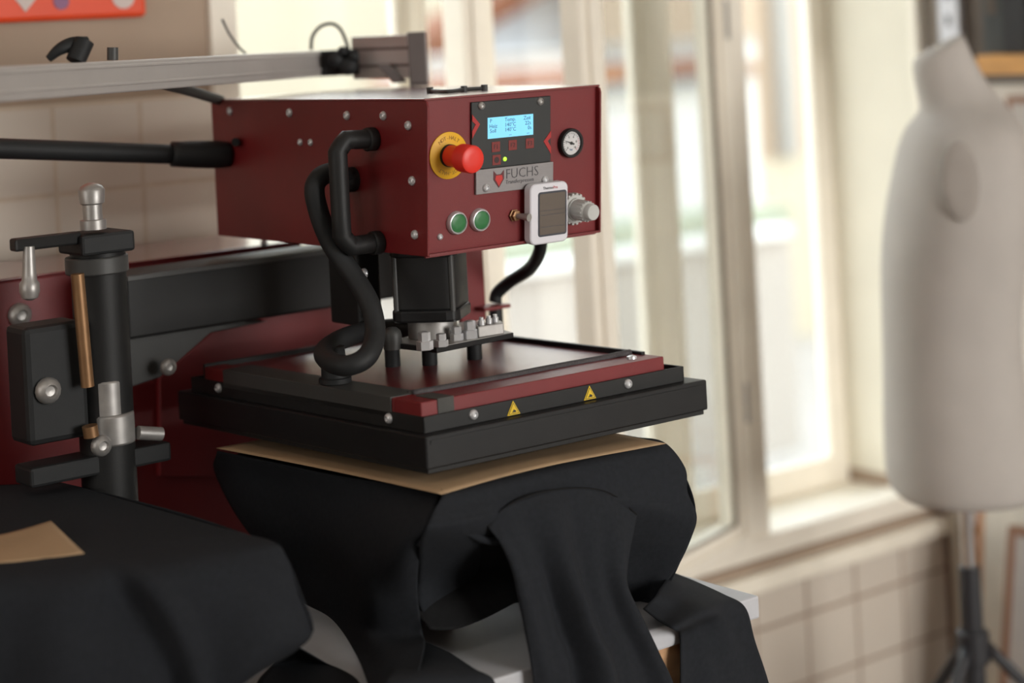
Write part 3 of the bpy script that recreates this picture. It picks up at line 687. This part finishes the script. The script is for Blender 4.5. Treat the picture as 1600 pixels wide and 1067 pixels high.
# ================================================================= THERMOMETER on the panel
th = thing('digital_thermometer', PP(.197, .20, .02), 'small white digital thermometer stuck on the red control panel', 'thermometer')
T0, TA0, TA1, TB0, TB1 = .012, .1565, .2205, .1190, .1985
def rrect(a0, b0, a1, b1, r, out, n=6):
    P = []
    for cx_, cy_, s_ in ((a1 - r, b0 + r, -90), (a1 - r, b1 - r, 0), (a0 + r, b1 - r, 90), (a0 + r, b0 + r, 180)):
        for k in range(n + 1):
            t = math.radians(s_ + 90 * k / n); P.append(PP(cx_ + r * math.cos(t), cy_ + r * math.sin(t), out))
    return P
cs = MB().prism(rrect(TA0, TB0, TA1, TB1, .009, .006), PN * .014).build('case', 'white', th, bevel=.002, smooth=True)
MB().prism(rrect(.169, .1300, .2175, .1885, .004, .0185), PN * .0018).build('screen_rim', 'screenrim', cs)
MB().prism(rrect(.1715, .1325, .2150, .1860, .002, .0200), PN * .0006).build('screen', 'screen', cs)
for b in (.1545, .1600, .1760): MB().bar(PP(.174, b, .0206), PX * .038, PD * .0005, PN * .0002).build('screen_line', 'screenrim', cs)
for s_, a, m_ in (('Thermo', .1860, 'inkblk'), ('Pro', .1985, 'inkred')): text(s_, 'case_text', .0052, m_, PP(a, .1254, .0202), PX, PU, PN, cs, .0002, thin=.004)
MB().prism([PP(a, b, 0) for a, b in ((.17, .14), (.207, .14), (.207, .18), (.17, .18))], PN * .0062).build('magnet', 'blkmat', cs)

# ================================================================= ALUMINIUM RAIL behind the head
r0 = onD(-40, 134, 2.16); r1 = onD(500, 99, 3.10)
dv = (r1 - r0); dvn = dv.normalized(); dq = V((-dvn.y, dvn.x, 0)).normalized()
rail = thing('aluminium_rail', r1, 'grey aluminium profile rail running behind the top of the press head', 'rail')
hh = .020
MB().bar(r0 - UP * hh - dq * .02, dv, dq * .04, UP * 2 * hh).build('beam', 'alu', rail, bevel=.002)
for zz in (-.011, .011): MB().bar(r0 + UP * zz - dq * .0215, dv, dq * .002, UP * .004).build('beam_ridge', 'alu', rail, bevel=.001)
e0 = onD(497, 101, 3.09)
MB().bar(onD(496, 120, 3.05), RT * .068, FW * .04, UP * .040).build('end_block', 'blkmat', rail, bevel=.003)
s0 = onD(552, 124, 3.06); s1 = onD(640, 122, 2.98)
up_ = MB().bar(s0, s1 - s0, FW * .04, UP * .066).build('end_profile', 'alu', rail, bevel=.002)
for k in (.018, .044): MB().bar(s0 + UP * k - FW * .001, s1 - s0, FW * .002, UP * .004).build('profile_groove', 'aludark', up_)
t0 = onD(640, 131, 2.975)
MB().bar(t0, RT * .028, FW * .045, UP * .078).build('upright_profile', 'aludark', rail, bevel=.002)
MB().bar(t0 - V((0, 0, BZ1 * 0)) , RT * .028, FW * .045, UP * -(max(.001, t0.z - BZ1 - .002))).build('upright_foot', 'aludark', rail)
gus = MB().prism([onD(588, 100, 2.99), onD(606, 100, 2.99), onD(636, 128, 2.99), onD(614, 130, 2.99)], FW * .02).build('corner_brace', 'aludark', rail, bevel=.001)
for px, py, r in ((524, 93, .012), (545, 104, .014), (553, 88, .009), (536, 80, .008)):
    MB().lathe(onD(px, py, 3.04), -FW, [(0, r), (.012, r), (.016, r * .6), (.018, r * .2)], 14).build('clamp_knob', 'blkmat', rail, smooth=True)
lp = [onD(486, 78, 3.06), onD(488, 58, 3.06), onD(500, 42, 3.06), onD(518, 37, 3.06), onD(532, 46, 3.06), onD(541, 66, 3.06), onD(546, 84, 3.06)]
MB().tube(lp, .0028, 8, 40).build('cable_loop', 'blkmat', rail, smooth='all')
MB().tube([onD(347, 30, 2.95), onD(358, 52, 2.95), onD(372, 72, 2.95), onD(384, 84, 2.95)], .0018, 8, 20).build('loose_wire', 'inkblk', rail, smooth='all')
MB().tube([onD(76, 92, 2.36), onD(92, 78, 2.36), onD(112, 70, 2.37), onD(134, 72, 2.38)], .008, 12, 24, rfun=lambda t: .6 + .9 * t).build('cable_clamp', 'blkmat', rail, smooth='all')
MB().cyl(onD(118, 96, 2.36), onD(132, 64, 2.37), .012, n=16).build('clamp_body', 'blkmat', rail, smooth=True)
MB().cyl(onD(176, 94, 2.45), onD(176, 74, 2.45), .007, n=12).build('wire_post', 'grey', rail, smooth=True)
MB().tube([onD(225, 124, 2.60), onD(262, 133, 2.68), onD(300, 143, 2.76), onD(345, 157, 2.86)], .0075, 10, 24).build('cable_run', 'tape', rail, smooth='all')

# ================================================================= SHIRTS and PAPERS
def Yp(pts, y): return [at(a, b, 'Y', y) for a, b in pts]
shirt = thing('black_shirt', (1.55, 1.9, TZ), 'black cotton shirt draped over the right-hand platen, sleeve over the table edge', 'shirt')
n1 = lambda u, v, f=1: math.sin(7.3 * u * f + 2.1 * v) * .6 + math.sin(13.1 * u * f - 3.2 * v + 1) * .4
# body front, from the platen edge down to the tucked-in hem
rows = [[at(694, 764, 'Z', 1.0935) + V((0, .05, 0)), at(780, 745, 'Z', 1.0935) + V((0, .05, 0)), at(870, 725, 'Z', 1.0935) + V((0, .05, 0)), at(960, 706, 'Z', 1.0935) + V((0, .05, 0)), at(1030, 692, 'Z', 1.0935) + V((0, .05, 0))],
        Yp([(690, 768), (775, 750), (870, 728), (960, 708), (1036, 692)], 1.888),
        Yp([(676, 798), (770, 782), (870, 757), (968, 734), (1067, 730)], 1.872),
        Yp([(670, 812), (768, 797), (870, 773), (976, 765), (1071, 768)], 1.866),
        Yp([(664, 826), (765, 812), (870, 790), (985, 790), (1086, 805)], 1.862),
        [at(655, 850, 'Y', 1.885), at(760, 840, 'Y', 1.88), at(868, 830, 'Y', 1.885), at(985, 830, 'Y', 1.885), at(1079, 838, 'Y', 1.870)],
        [at(652, 905, 'Y', 1.945), at(757, 885, 'Y', 1.945), at(866, 880, 'Y', 1.93), at(988, 868, 'Y', 1.91), at(1060, 882, 'Y', 1.885)],
        [at(656, 950, 'Y', 1.95), at(750, 930, 'Y', 1.955), at(866, 930, 'Y', 1.95), at(992, 915, 'Y', 1.93), at(1032, 926, 'Y', 1.90)],
        [at(690, 985, 'Y', 1.945), at(742, 971, 'Y', 1.95), at(810, 940, 'Y', 1.97), at(1000, 955, 'Y', 1.96), at(1016, 968, 'Y', 1.92)]]
MB().sheet(rows, 60, 60, lambda u, v: V((0, -1, 0)) * .004 * n1(u, v) * min(1, v * 3)).build('body_front', 'cloth', shirt, smooth='all', solid=.0015)
# top and right flank
rows = [[(1.345, 2.33, 1.0915), (1.52, 2.34, 1.0915), (1.705, 2.33, 1.0915)], [(1.36, 2.1, 1.0915), (1.53, 2.1, 1.0915), (1.712, 2.1, 1.0915)], [(1.386, 1.915, 1.0915), (1.55, 1.905, 1.0915), (1.718, 1.90, 1.0915)]]
MB().sheet(rows, 12, 12).build('body_top', 'cloth', shirt, smooth='all')
rows = [[at(1036, 692, 'Y', 1.888), (1.722, 2.05, 1.0925), (1.715, 2.2, 1.0925), (1.707, 2.33, 1.0925)],
        [at(1066, 736, 'Y', 1.872), (1.755, 2.05, 1.06), (1.745, 2.2, 1.06), (1.735, 2.34, 1.06)],
        [at(1086, 805, 'Y', 1.862), (1.765, 2.04, 1.00), (1.75, 2.2, 1.00), (1.74, 2.35, 1.0)],
        [at(1060, 882, 'Y', 1.885), (1.74, 2.02, .94), (1.74, 2.2, .94), (1.74, 2.35, .94)],
        [at(1016, 968, 'Y', 1.92), (1.70, 2.02, .884), (1.72, 2.2, .884), (1.72, 2.35, .884)]]
MB().sheet(rows, 24, 30, lambda u, v: V((1, 0, 0)) * .003 * n1(u * 2, v) * min(1, u * 4)).build('body_side', 'cloth', shirt, smooth='all', solid=.0015)
# left flank and front-left corner, gathered onto the table
rows = [[at(340, 704, 'Z', 1.0925), at(430, 722, 'Z', 1.0925), at(520, 741, 'Z', 1.0925), at(610, 756, 'Z', 1.0925), at(692, 768, 'Z', 1.0925)],
        [onD(336, 735, 2.70), onD(424, 756, 2.60), onD(515, 778, 2.49), onD(600, 795, 2.39), onD(678, 797, 2.31)],
        [onD(368, 800, 2.66), onD(440, 820, 2.57), onD(525, 832, 2.46), onD(605, 835, 2.36), onD(665, 828, 2.29)],
        [onD(420, 870, 2.62), onD(470, 880, 2.55), onD(540, 888, 2.43), onD(600, 885, 2.36), onD(656, 852, 2.31)],
        [onD(462, 930, 2.58), onD(505, 930, 2.50), onD(555, 940, 2.41), onD(605, 938, 2.37), onD(652, 920, 2.36)],
        [onD(518, 965, 2.50), onD(540, 975, 2.45), onD(570, 985, 2.40), onD(612, 990, 2.38), onD(660, 985, 2.37)],
        [onD(556, 1022, 2.37), onD(575, 1030, 2.34), onD(600, 1030, 2.32), onD(630, 1022, 2.32), onD(664, 1008, 2.335)],
        [onD(578, 1078, 2.25), onD(590, 1080, 2.24), onD(606, 1082, 2.23), onD(628, 1070, 2.24), onD(655, 1050, 2.26)]]
def lf(u, v):
    k = math.sin(math.pi * min(1, v * 1.4)) 
    return V((-.6, -.8, 0)) * k * (.010 * math.sin(9 * u + 2.5 * v) + .006 * math.sin(17 * u - 4 * v))
MB().sheet(rows, 50, 60, lf).build('body_left', 'cloth', shirt, smooth='all', solid=.0015)
# flap of the hem lying over the table edge
rows = [[at(640, 1000, 'Z', .890), at(668, 1006, 'Z', .890), at(700, 1020, 'Z', .890)],
        [at(625, 1030, 'Z', .893), at(680, 1030, 'Z', .896), at(740, 1046, 'Z', .892)],
        [at(600, 1068, 'Y', 1.832), at(690, 1062, 'Y', 1.830), at(770, 1064, 'Y', 1.834)],
        [at(590, 1120, 'Y', 1.828), at(690, 1120, 'Y', 1.826), at(775, 1110, 'Y', 1.830)],
        [at(585, 1220, 'Y', 1.828), at(690, 1220, 'Y', 1.826), at(778, 1200, 'Y', 1.830)]]
MB().sheet(rows, 24, 24, lambda u, v: V((0, -1, 0)) * .003 * n1(u, v)).build('hem_flap', 'cloth', shirt, smooth='all', solid=.0015)
# front sleeve hanging off the shoulder seam over the table edge
rows = [Yp([(762, 824), (790, 792), (866, 766), (940, 768), (994, 806)], 1.862),
        Yp([(782, 850), (812, 822), (876, 802), (936, 806), (988, 835)], 1.852),
        Yp([(800, 890), (836, 880), (884, 872), (936, 874), (980, 878)], 1.846),
        Yp([(810, 935), (850, 930), (894, 928), (944, 926), (979, 916)], 1.842),
        Yp([(820, 985), (862, 985), (910, 985), (960, 980), (1000, 962)], 1.836),
        Yp([(828, 1030), (876, 1030), (925, 1030), (980, 1025), (1026, 1018)], 1.829),
        Yp([(834, 1080), (880, 1080), (930, 1080), (990, 1080), (1052, 1076)], 1.826),
        Yp([(838, 1190), (885, 1190), (940, 1190), (1010, 1190), (1074, 1180)], 1.826)]
def sf(u, v):
    e = min(1, v * 2.2) * math.sin(math.pi * min(1, max(0, u))) ** .5
    return V((0, -1, 0)) * e * (.013 * math.cos(15 * (u - .18 * v) ) + .007 * math.cos(27 * u - 3 * v + 1) + .006)
MB().sheet(rows, 70, 60, sf).build('front_sleeve', 'cloth', shirt, smooth='all', solid=.0018)
MB().tube(Yp([(762, 824), (776, 806), (800, 787), (832, 773), (866, 766), (904, 763), (940, 767), (970, 781), (994, 804)], 1.8615), .0016, 8, 60).build('shoulder_seam', 'clothin', shirt, smooth='all')
# neck opening: rolled collar edge around the dark inside
MB().tube([onD(655, 850, 2.31), onD(672, 838, 2.30), onD(700, 831, 2.31), onD(728, 832, 2.325), onD(752, 842, 2.34), onD(776, 846, 2.35), onD(795, 838, 2.36)], .0045, 10, 50).build('collar', 'cloth', shirt, smooth='all')
rows = [[onD(655, 852, 2.315), onD(700, 836, 2.325), onD(745, 842, 2.345), onD(800, 845, 2.38)],
        [onD(646, 900, 2.40), onD(700, 890, 2.42), onD(750, 890, 2.43), onD(808, 890, 2.44)],
        [onD(648, 950, 2.38), onD(700, 950, 2.39), onD(755, 940, 2.41), onD(810, 922, 2.43)],
        [onD(672, 984, 2.36), onD(705, 984, 2.37), onD(750, 970, 2.39), onD(812, 938, 2.42)]]
MB().sheet(rows, 24, 24).build('neck_inside', 'clothin', shirt, smooth='all', solid=.0015)
# rear sleeve over the table corner
rows = [[at(1004, 952, 'Z', .905), at(1028, 926, 'Z', .915), at(1044, 893, 'Z', .912)],
        [at(1030, 972, 'Z', .893), at(1064, 940, 'Z', .899), at(1084, 908, 'Z', .894)],
        [at(1052, 984, 'Z', .890), at(1098, 958, 'Z', .894), at(1132, 930, 'Z', .888)],
        [at(1061, 990, 'Y', 1.833), at(1112, 972, 'Y', 1.830), at(1164, 950, 'Y', 1.834)],
        Yp([(1062, 1030), (1120, 1015), (1178, 1000)], 1.827),
        Yp([(1062, 1090), (1130, 1085), (1202, 1076)], 1.827),
        Yp([(1064, 1190), (1140, 1190), (1222, 1180)], 1.827)]
MB().sheet(rows, 30, 44, lambda u, v: V((0, -.8, .3)) * .003 * n1(u * 1.3, v * 2)).build('rear_sleeve', 'cloth', shirt, smooth='all', solid=.0018)

# kraft sheet between shirt and heating platen
def paper_rows(c, z, sag, n=7):
    out = []
    for j in range(n):
        v = j / (n - 1); row = []
        for i in range(n):
            u = i / (n - 1)
            p = c[0].lerp(c[1], u).lerp(c[3].lerp(c[2], u), v); row.append(V((p.x, p.y, z + sag(u, v))))
        out.append(row)
    return out
pc_ = [at(690, 772, 'Z', 1.1000), at(1040, 691, 'Z', 1.1000), V((1.70, 2.34, 1.09)), at(338, 700, 'Z', 1.1000)]
pp_ = MB().sheet(paper_rows(pc_, 1.1000, lambda u, v: .0035 * math.sin(u * 3.1) * (1 - v) + .0015 * math.sin(5 * u + 3 * v)), 30, 30).build('kraft_sheet', 'kraft', None, smooth='all', solid=.0006)
tag(pp_, 'brown kraft paper sheet lying under the black heating platen', 'paper')

# left-hand shirt
sh2 = thing('black_shirt', (1.0, 2.1, TZ), 'black cotton shirt draped over the left-hand platen in the foreground corner', 'shirt')
zt = LZ + .004
bl, br_, fr_, fl = at(-260, 772, 'Z', zt), at(98, 753, 'Z', zt), at(424, 842, 'Z', zt), at(-170, 914, 'Z', zt)
rows = []
for j in range(5):
    v = j / 4; a = bl.lerp(fl, v); b = br_.lerp(fr_, v)
    rows.append([a.lerp(b, u) + V((0, 0, -.004 * (u > .9))) for u in (0, .25, .5, .75, 1)])
fr = lambda L: [onD(*q) for q in L]
rows += [fr([(-168, 945, 2.09), (0, 925, 2.115), (150, 913, 2.13), (310, 885, 2.165), (448, 872, 2.215)]),
         fr([(-165, 1000, 2.08), (0, 985, 2.105), (160, 975, 2.12), (330, 935, 2.155), (474, 935, 2.20)]),
         fr([(-160, 1060, 2.07), (0, 1045, 2.10), (170, 1040, 2.11), (340, 1000, 2.15), (491, 985, 2.19)]),
         fr([(-160, 1120, 2.07), (0, 1110, 2.10), (180, 1100, 2.11), (330, 1060, 2.15), (466, 1014, 2.19)]),
         fr([(-160, 1180, 2.07), (0, 1170, 2.10), (180, 1160, 2.11), (310, 1110, 2.16), (398, 1052, 2.20)])]
def l2(u, v):
    if v < .42: return V((0, 0, .0015 * n1(u, v * 3)))
    k = min(1, (v - .42) * 4)
    c = u - (.58 + .30 * (v - .45))
    ridge = .016 * math.exp(-(c / .035) ** 2) - .016 * math.exp(-((c + .06) / .04) ** 2)
    return V((-.35, -.93, 0)) * k * (ridge + .006 * math.sin(14 * u - 5 * v) + .004 * math.sin(25 * u + 6 * v))
MB().sheet(rows, 90, 90, l2).build('body', 'cloth', sh2, smooth='all', solid=.0018)
rows = [[br_ + V((0, 0, -.001)), br_.lerp(fr_, .33) + V((.004, 0, 0)), br_.lerp(fr_, .66) + V((.004, 0, 0)), fr_ + V((0, 0, -.004))],
        [br_ + V((.03, 0, -.05)), br_.lerp(fr_, .33) + V((.03, 0, -.04)), br_.lerp(fr_, .66) + V((.02, 0, -.035)), onD(448, 872, 2.217)],
        [br_ + V((.04, 0, -.10)), br_.lerp(fr_, .33) + V((.05, 0, -.10)), br_.lerp(fr_, .66) + V((.03, 0, -.09)), onD(474, 935, 2.202)],
        [br_ + V((.05, 0, -.185)), br_.lerp(fr_, .33) + V((.06, 0, -.185)), br_.lerp(fr_, .66) + V((.045, 0, -.165)), onD(491, 985, 2.192)]]
MB().sheet(rows, 24, 24).build('side', 'cloth', sh2, smooth='all', solid=.0015)
rows = [fr([(440, 1000, 2.26), (458, 1004, 2.28), (470, 1012, 2.30)]), [at(430, 1035, 'Z', .886), at(480, 1030, 'Z', .887), at(512, 1037, 'Z', .886)],
        [at(400, 1072, 'Z', .886), at(480, 1072, 'Z', .888), at(562, 1068, 'Z', .886)], Yp([(400, 1140), (480, 1140), (566, 1130)], 1.832)]
MB().sheet(rows, 16, 20).build('hem', 'cloth', sh2, smooth='all', solid=.0015)
c = [at(-160, 903, 'Z', zt), at(132, 869, 'Z', zt), at(80, 830, 'Z', zt), at(-170, 866, 'Z', zt)]
pr = paper_rows(c, zt + .004, lambda u, v: .012 * max(0, (u - .55)) ** 1.2 * v * 2 + .0015 * math.sin(6 * u))
tag(MB().sheet(pr, 24, 16).build('kraft_sheet', 'kraft', None, smooth='all', solid=.0006), 'brown kraft paper lying on top of the left-hand black shirt', 'paper')

# ================================================================= MANNEQUIN
MD = 3.6
mn = thing('tailors_dummy', (onD(1500, 768, MD).x, onD(1500, 768, MD).y, 0), 'white headless torso mannequin on a black tripod stand beside the window', 'mannequin')
secs = [(70, 1432, 1503, .050, .47), (78, 1425, 1506, .056, .47), (112, 1430, 1520, .058, .36), (146, 1437, 1544, .066, .20), (166, 1440, 1562, .082, .10), (184, 1428, 1578, .130, .04), (202, 1417, 1589, .160, .02),
        (235, 1408, 1597, .184, 0), (295, 1396, 1602, .196, 0), (350, 1386, 1601, .192, 0), (415, 1381, 1594, .176, 0), (480, 1382, 1588, .162, 0), (550, 1384, 1588, .156, 0),
        (630, 1385, 1600, .164, 0), (710, 1386, 1614, .176, 0), (752, 1390, 1618, .177, 0), (766, 1398, 1612, .170, 0), (770, 1420, 1590, .14, 0)]
N = 48; vs = []; fs = []
MC = onD(1492, 400, MD)
for y, xl, xr, lat, tilt in secs:
    a, b = onD(xl, y, MD), onD(xr, y, MD); c = (a + b) / 2; hw = (b - a).length / 2
    c = V((c.x, c.y, onD((xl + xr) / 2, y, MD).z))
    for k in range(N):
        t = 2 * math.pi * k / N; ex = .82
        co, si = math.cos(t), math.sin(t)
        e1 = math.copysign(abs(co) ** ex, co) * hw; e2 = math.copysign(abs(si) ** ex, si) * lat
        vs.append(c + RT * e1 + FW * e2 + UP * (e1 * tilt))
for j in range(len(secs) - 1):
    for k in range(N): fs.append(((j + 1) * N + k, (j + 1) * N + (k + 1) % N, j * N + (k + 1) % N, j * N + k))
fs.append(list(range(N))); fs.append([(len(secs) - 1) * N + k for k in range(N)][::-1])
tor = MB().add(vs, fs).build('torso', 'mann', mn, smooth='all', subsurf=1)
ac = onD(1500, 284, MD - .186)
MB().lathe(ac, -FW, [(0, .036), (.008, .035), (.0105, .032), (.012, .020), (.0122, .001)], 36, ecc=(RT * .92 + UP * .12, UP * 1.95 - RT * .1)).build('arm_cap_shade', 'armshade', mn, smooth=True, label='oval arm cap at the shoulder with armhole shade painted in')  # armhole shade is put into the darker colour of this disc
pb = onD(1508, 768, MD)
MB().cyl((pb.x, pb.y, .40), (pb.x, pb.y, pb.z + .03), .0125).build('upper_pole', 'chrome', mn, smooth=True)
pk = onD(1512, 884, MD)
MB().cyl((pb.x, pb.y, .30), (pb.x, pb.y, pk.z), .020).build('lower_pole', 'blacktube', mn, smooth=True, bevel=.003)
hubz = onD(1512, 1010, MD).z
MB().cyl((pb.x, pb.y, hubz - .03), (pb.x, pb.y, hubz + .03), .030).build('hub', 'blacktube', mn, smooth=True, bevel=.004)
for t in (20, 140, 260):
    t = math.radians(t + 90) ; d = RT * math.cos(t) + FW * math.sin(t)
    p = V((pb.x, pb.y, hubz)) + d * .025
    lg = MB().tube([p, p + d * .16 + UP * -.18, V((p.x, p.y, .012)) + d * .34], .011, 12, 20).build('leg', 'blacktube', mn, smooth='all')
    MB().cyl(V((p.x, p.y, 0)) + d * .34, V((p.x, p.y, .024)) + d * .34, .014).build('rubber_foot', 'blkmat', lg, smooth=True)

# ================================================================= RIGHT WALL: slotted upright, shelf, boxes, leaning frames
u0 = at(1468, 30, 'X', RX - .03); u1 = at(1499, 30, 'X', RX - .03)
yy = (u0.y + u1.y) / 2; hw = max(.016, abs(u0.y - u1.y) / 2)
up = thing('shelf_upright', (RX - .01, yy, 0), 'white slotted metal shelf upright on the wall behind the mannequin', 'shelf upright')
MB().box((RX - .034, yy - hw, .05), (RX - .014, yy + hw, 2.9)).build('channel', 'standard', up, bevel=.002)
for k in range(46):
    z = .2 + k * .058; MB().box((RX - .0355, yy - .005, z), (RX - .0335, yy + .005, z + .024)).build('slot', 'slot', up)
SZ0 = at(1565, 117, 'X', RX - .24).z; SZ1 = at(1565, 86, 'X', RX - .24).z
sh = tag(MB().box((RX - .24, 1.3, SZ0), (RX - .028, at(1524, 90, 'X', RX - .24).y, SZ1)).build('wall_shelf', 'shelfwood', bevel=.003), 'orange pine shelf board high on the right-hand wall', 'shelf')
ys_ = at(1526, 60, 'X', RX - .22).y
for k, (wd, hgt, dpt, m_, nm, lb) in enumerate(((.05, .16, .20, 'darkgrey', 'storage_box', 'grey box at the left end of the pine shelf'), (.055, .26, .22, 'dark', 'file_binder', 'black binder on the pine shelf beside the grey box'),
                                         (.07, .24, .20, 'darkgrey', 'storage_box', 'charcoal box between the two black binders on the shelf'), (.11, .30, .22, 'dark', 'file_binder', 'wide black binder at the right edge of the shelf'))):
    b = thing(nm, (RX - .12, ys_ - wd / 2, SZ1), lb, 'box' if nm == 'storage_box' else 'binder')
    MB().box((RX - dpt, ys_ - wd, SZ1 + .0005), (RX - .014, ys_, SZ1 + hgt)).build('body', m_, b, bevel=.003)
    MB().box((RX - dpt - .002, ys_ - wd * .75, SZ1 + hgt * .5), (RX - dpt, ys_ - wd * .25, SZ1 + hgt * .8)).build('spine_label', 'darkbrown', b)
    ys_ -= wd + .012
MB_ = MB().box((RX - .012, 1.3, SZ0 - .03), (RX - .002, WY - .05, SZ1 + .9)).build('dark_backboard', 'darkbrown'); tag(MB_, 'dark brown back panel behind the binders above the pine shelf', 'panel')
# leaning frames: thin boxes with wooden edges, on the floor against the right-hand wall
def leaning(y0, y1, xtop, xbot, ztop, face, edge, label):
    th_ = .03
    o = thing('stretched_canvas', ((xbot), (y0 + y1) / 2, 0), label, 'canvas', None)
    t = V((xtop - xbot, 0, ztop)); nx = V((-ztop, 0, xtop - xbot)).normalized() * th_
    MB().bar(V((xbot, y0, 0)), (0, y1 - y0, 0), t, nx).build('face', face, o)
    w_ = .018
    for ya, yb in ((y0 - .002, y0 + w_), (y1 - w_, y1 + .002)):
        MB().bar(V((xbot, ya, 0)) - nx * .05, (0, yb - ya, 0), t, nx * 1.12).build('frame_bar', edge, o, bevel=.002)
    for s_ in (0, 1): 
        p = V((xbot, y0, 0)) - nx * .05 + t * (s_ * (1 - w_ / t.length)); MB().bar(p, (0, y1 - y0, 0), t.normalized() * w_, nx * 1.12).build('frame_bar', edge, o, bevel=.002)
fy1 = at(1528, 800, 'X', RX - .08).y; fy2 = at(1572, 830, 'X', RX - .16).y
leaning(fy1 - .55, fy1, RX - .045, RX - .12, .62, 'canvasw', 'woodedge', 'tall pale canvas with an orange wooden edge leaning behind the mannequin stand')
leaning(fy2 - .55, fy2, RX - .12, RX - .22, .56, 'canvas', 'woodbrown', 'grey canvas with a brown wooden edge, foremost of the leaning frames')
p = at(1474, 800, 'X', RX - .02)
tag(MB().box((RX - .03, p.y - .012, 0), (RX - .002, p.y + .012, at(1474, 776, 'X', RX - .02).z)).build('wooden_batten', 'woodbrown', bevel=.002), 'narrow brown wooden batten standing in the corner right of the tiles', 'batten')
p = at(1491, 800, 'X', RX - .03)
tag(MB().box((RX - .035, p.y - .014, 0), (RX - .002, p.y + .014, at(1491, 772, 'X', RX - .02).z)).build('cream_board', 'canvasw', bevel=.002), 'narrow cream board standing beside the brown batten', 'board')
pz0 = at(1588, 250, 'X', RX - .004); pz1 = at(1575, 150, 'X', RX - .004)
pic = thing('picture', (RX, pz0.y - .1, pz0.z), 'small framed grey picture on the wall below the pine shelf', 'picture')
MB().box((RX - .014, pz0.y - .22, pz0.z), (RX - .002, pz1.y, pz1.z)).build('picture_frame', 'woodbrown', pic, bevel=.002)
MB().box((RX - .016, pz0.y - .205, pz0.z + .015), (RX - .013, pz1.y - .015, pz1.z - .015)).build('print', 'canvas', pic)

# ================================================================= ORANGE SIGN on the left wall
o0 = at(232, 26, 'Y', WY - .02)
sg = thing('orange_sign', (o0.x - .2, WY, o0.z), 'orange red sign with pale shapes high on the wall at the left', 'sign')
MB().box((o0.x - .75, WY - .018, o0.z), (o0.x, WY - .001, o0.z + .35)).build('board', 'orange', sg, bevel=.012)
y_ = WY - .0195
def tri(a, b, c, m_): MB().prism([at(*q, 'Y', y_) for q in (a, b, c)], (0, .002, 0)).build('pale_shape', m_, sg)
tri((22, -4), (58, -4), (40, 19), 'patch'); tri((24, -30), (56, -30), (40, -4), 'patch')
MB().lathe(at(95, 2, 'Y', y_ + .002), (0, -1, 0), [(0, .013), (.002, .013)], 20).build('pale_shape', 'patchblue', sg)
MB().lathe(at(192, -6, 'Y', y_ + .002), (0, -1, 0), [(0, .020), (.002, .020)], 20).build('pale_shape', 'patch', sg)
